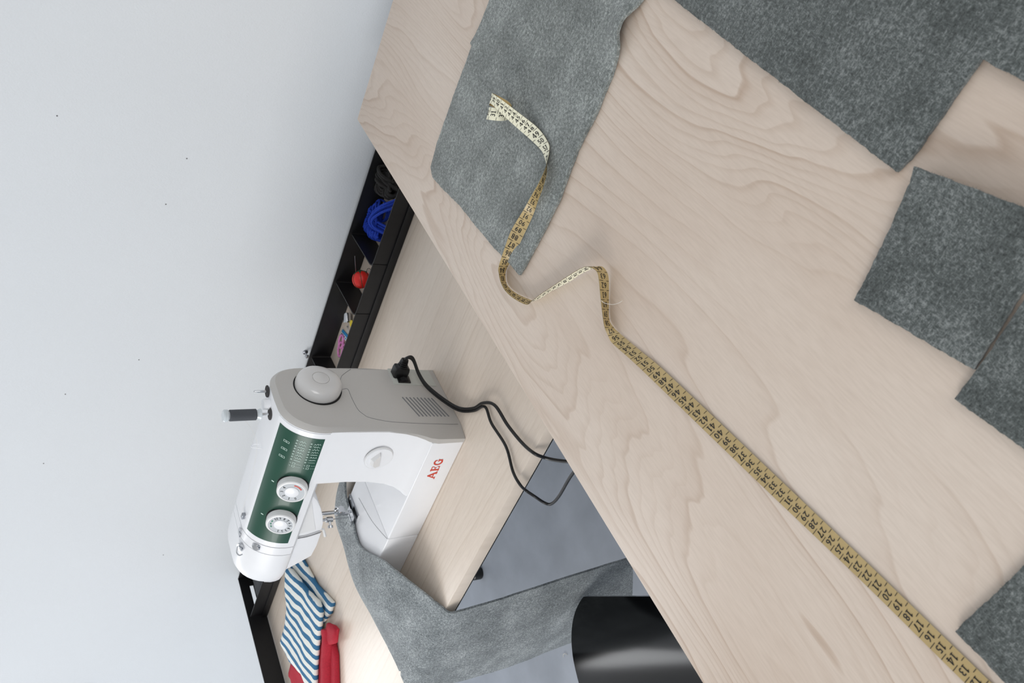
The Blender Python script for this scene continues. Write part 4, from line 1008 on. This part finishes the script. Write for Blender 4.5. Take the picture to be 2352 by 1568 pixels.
pv = at_z(796, 797, DESK + .004); tipd = (at_z(822, 800, DESK + .004) - at_z(790, 793, DESK + .004)).normalized()
MB().tube([at_z(788, 790, DESK + .004), pv], .0028, 8).build('shank', 'pink', sco)
MB().tube([at_z(787, 801, DESK + .004), pv], .0028, 8).build('shank', 'pink', sco)
for dz in (0, .002):
    qv = V(-tipd.y, tipd.x, 0); a = pv - tipd * .004
    MB().loft([[a + V(0, 0, dz - .002) - qv * .004, a + V(0, 0, dz - .002) + qv * .004, a + V(0, 0, dz - .0006) + qv * .004, a + V(0, 0, dz - .0006) - qv * .004], [a + tipd * .05 + V(0, 0, dz - .002) - qv * .0006, a + tipd * .05 + V(0, 0, dz - .002) + qv * .0006, a + tipd * .05 + V(0, 0, dz - .0006) + qv * .0006, a + tipd * .05 + V(0, 0, dz - .0006) - qv * .0006]]).build('blade', 'steel', sco, smooth=False)
# folded dark cloth at the left end of the organiser
gc = at_z(570, 1330, DESK + .03); fc = MB()
rings = []
for i in range(9):
    x = lerp(-2.045, -1.915, i / 8); hh = .034 - .010 * abs(i - 5) / 5 - (.018 if i == 0 else 0)
    rings.append([V(x, y, DESK + .001 + max(.004, hh * f + .003 * mnoise.noise((x * 40, y * 40, 2)))) if f else V(x, y, DESK + .001) for y, f in ((1.263, 0), (1.262, .5), (1.275, .9), (1.30, 1), (1.33, .95), (1.355, 1), (1.371, .6), (1.372, 0))])
tag(fc.loft(rings).build('folded_cloth', 'grey_cloth', angle=60), 'crumpled dark grey cloth in the end bin of the organiser', 'cloth')

# ------------------------------------------------------------------ folded striped and red clothes
def cloth(name, px, z0, th, mat, parent, wob=.003, seed=1):
    out = px_poly(px, DESK + z0 + th)
    pts = []
    n = len(out)
    for i in range(n):
        a = Vector(out[i]); b = Vector(out[(i + 1) % n]); k = max(1, int((b - a).length / .012))
        for j in range(k): pts.append(a + (b - a) * j / k)
    poly = [tuple(p) for p in pts]; nb = len(poly); xs = [p[0] for p in poly]; ys = [p[1] for p in poly]; vs = [Vector(p) for p in poly]
    x = min(xs) + .006
    while x < max(xs):
        y = min(ys) + .006
        while y < max(ys):
            if inside((x, y), poly) and min((Vector((x, y)) - p).length for p in pts) > .006: vs.append(Vector((x, y)))
            y += .012
        x += .012
    vo, eo, fo, *_ = delaunay_2d_cdt(vs, [(i, (i + 1) % nb) for i in range(nb)], [], 1, 1e-7)
    cen_ = Vector((sum(xs) / nb, sum(ys) / nb)); rings = []
    mb = MB(); k = len(vo); cnt = {}
    for f in fo:
        for a, b in zip(f, f[1:] + f[:1]): cnt[(min(a, b), max(a, b))] = cnt.get((min(a, b), max(a, b)), 0) + 1
    edge = {i for (a, b), c in cnt.items() if c == 1 for i in (a, b)}
    def zt(p): return th + wob * mnoise.noise((p.x * 22, p.y * 22, seed)) + wob * .6 * mnoise.noise((p.x * 50, p.y * 50, seed + 3))
    mid = []; top = []; bot = []
    for i, p in enumerate(vo):
        h = max(.004, zt(p))
        if i in edge:
            q = p + (cen_ - p).normalized() * .002; top.append(V(q.x, q.y, DESK + z0 + h * .86)); mid.append(V(p.x, p.y, DESK + z0 + h * .5)); bot.append(V(q.x, q.y, DESK + z0 + h * .08))
        else: top.append(V(p.x, p.y, DESK + z0 + h)); mid.append(V(p.x, p.y, DESK + z0 + h * .5)); bot.append(V(p.x, p.y, DESK + z0))
    fs = [tuple(f) for f in fo] + [tuple(2 * k + i for i in reversed(f)) for f in fo]
    for f in fo:
        for a, b in zip(f, f[1:] + f[:1]):
            if cnt[(min(a, b), max(a, b))] == 1: fs += [(b, a, a + k, b + k), (b + k, a + k, a + 2 * k, b + 2 * k)]
    used = sorted({i for f in fs for i in f}); mp = {o: n_ for n_, o in enumerate(used)}; allv = top + mid + bot
    mb.add([allv[i] for i in used], [tuple(mp[i] for i in f) for f in fs])
    return mb.build(name, mat, parent, angle=70)
g0 = at_z(690, 1420, DESK)
rg = empty('red_garment', at_z(720, 1540, DESK)); tag(rg, 'folded dark red garment lying under the striped cloth', 'garment')
cloth('folded_layers', [(758, 1456), (768, 1505), (771, 1600), (684, 1640), (664, 1560), (660, 1545), (668, 1512), (700, 1484), (735, 1476)], .0008, .013, 'red_cloth', rg, .0016, 2)
rl = [at_z(x, y, DESK + .014) for x, y in ((752, 1444), (754, 1475), (752, 1510), (752, 1545), (752, 1600))]
rp = catmull(rl, 5); MB().tube(rp, [.019 + .0022 * mnoise.noise((i * .5, 2, 3)) for i in range(len(rp))], 14, flat=.72).build('rolled_edge', 'red_cloth', rg, angle=80)
cloth('collar_fold', [(748, 1430), (762, 1436), (770, 1446), (766, 1478), (746, 1484), (742, 1450)], .010, .012, 'red_cloth', rg, .002, 6)
sg = empty('striped_garment', g0); tag(sg, 'folded blue and white striped garment lying on the desk', 'garment')
cloth('lower_fold', [(664, 1296), (690, 1281), (708, 1312), (724, 1342), (742, 1362), (762, 1384), (756, 1410), (744, 1424), (726, 1448), (700, 1440), (680, 1380)], .0010, .010, 'stripes', sg, .002, 4)
cloth('upper_fold', [(652, 1304), (664, 1306), (692, 1342), (712, 1366), (727, 1380), (734, 1404), (732, 1436), (726, 1480), (722, 1530), (720, 1600), (706, 1590), (688, 1550), (662, 1520), (641, 1477), (650, 1444), (655, 1400), (652, 1350)], .0150, .012, 'stripes', sg, .0022, 5)

# curl of lint on the floor
lc = at_z(1299, 1506, 0.002)
tag(MB().tube(catmull([lc + V(-.012, .004, 0), lc + V(-.004, .008, .001), lc + V(.006, .004, .001), lc + V(.009, -.003, 0)], 5), .0008, 5).build('lint_curl', 'pale_thread'), 'tiny pale curl of lint on the concrete floor by the chair', 'lint')
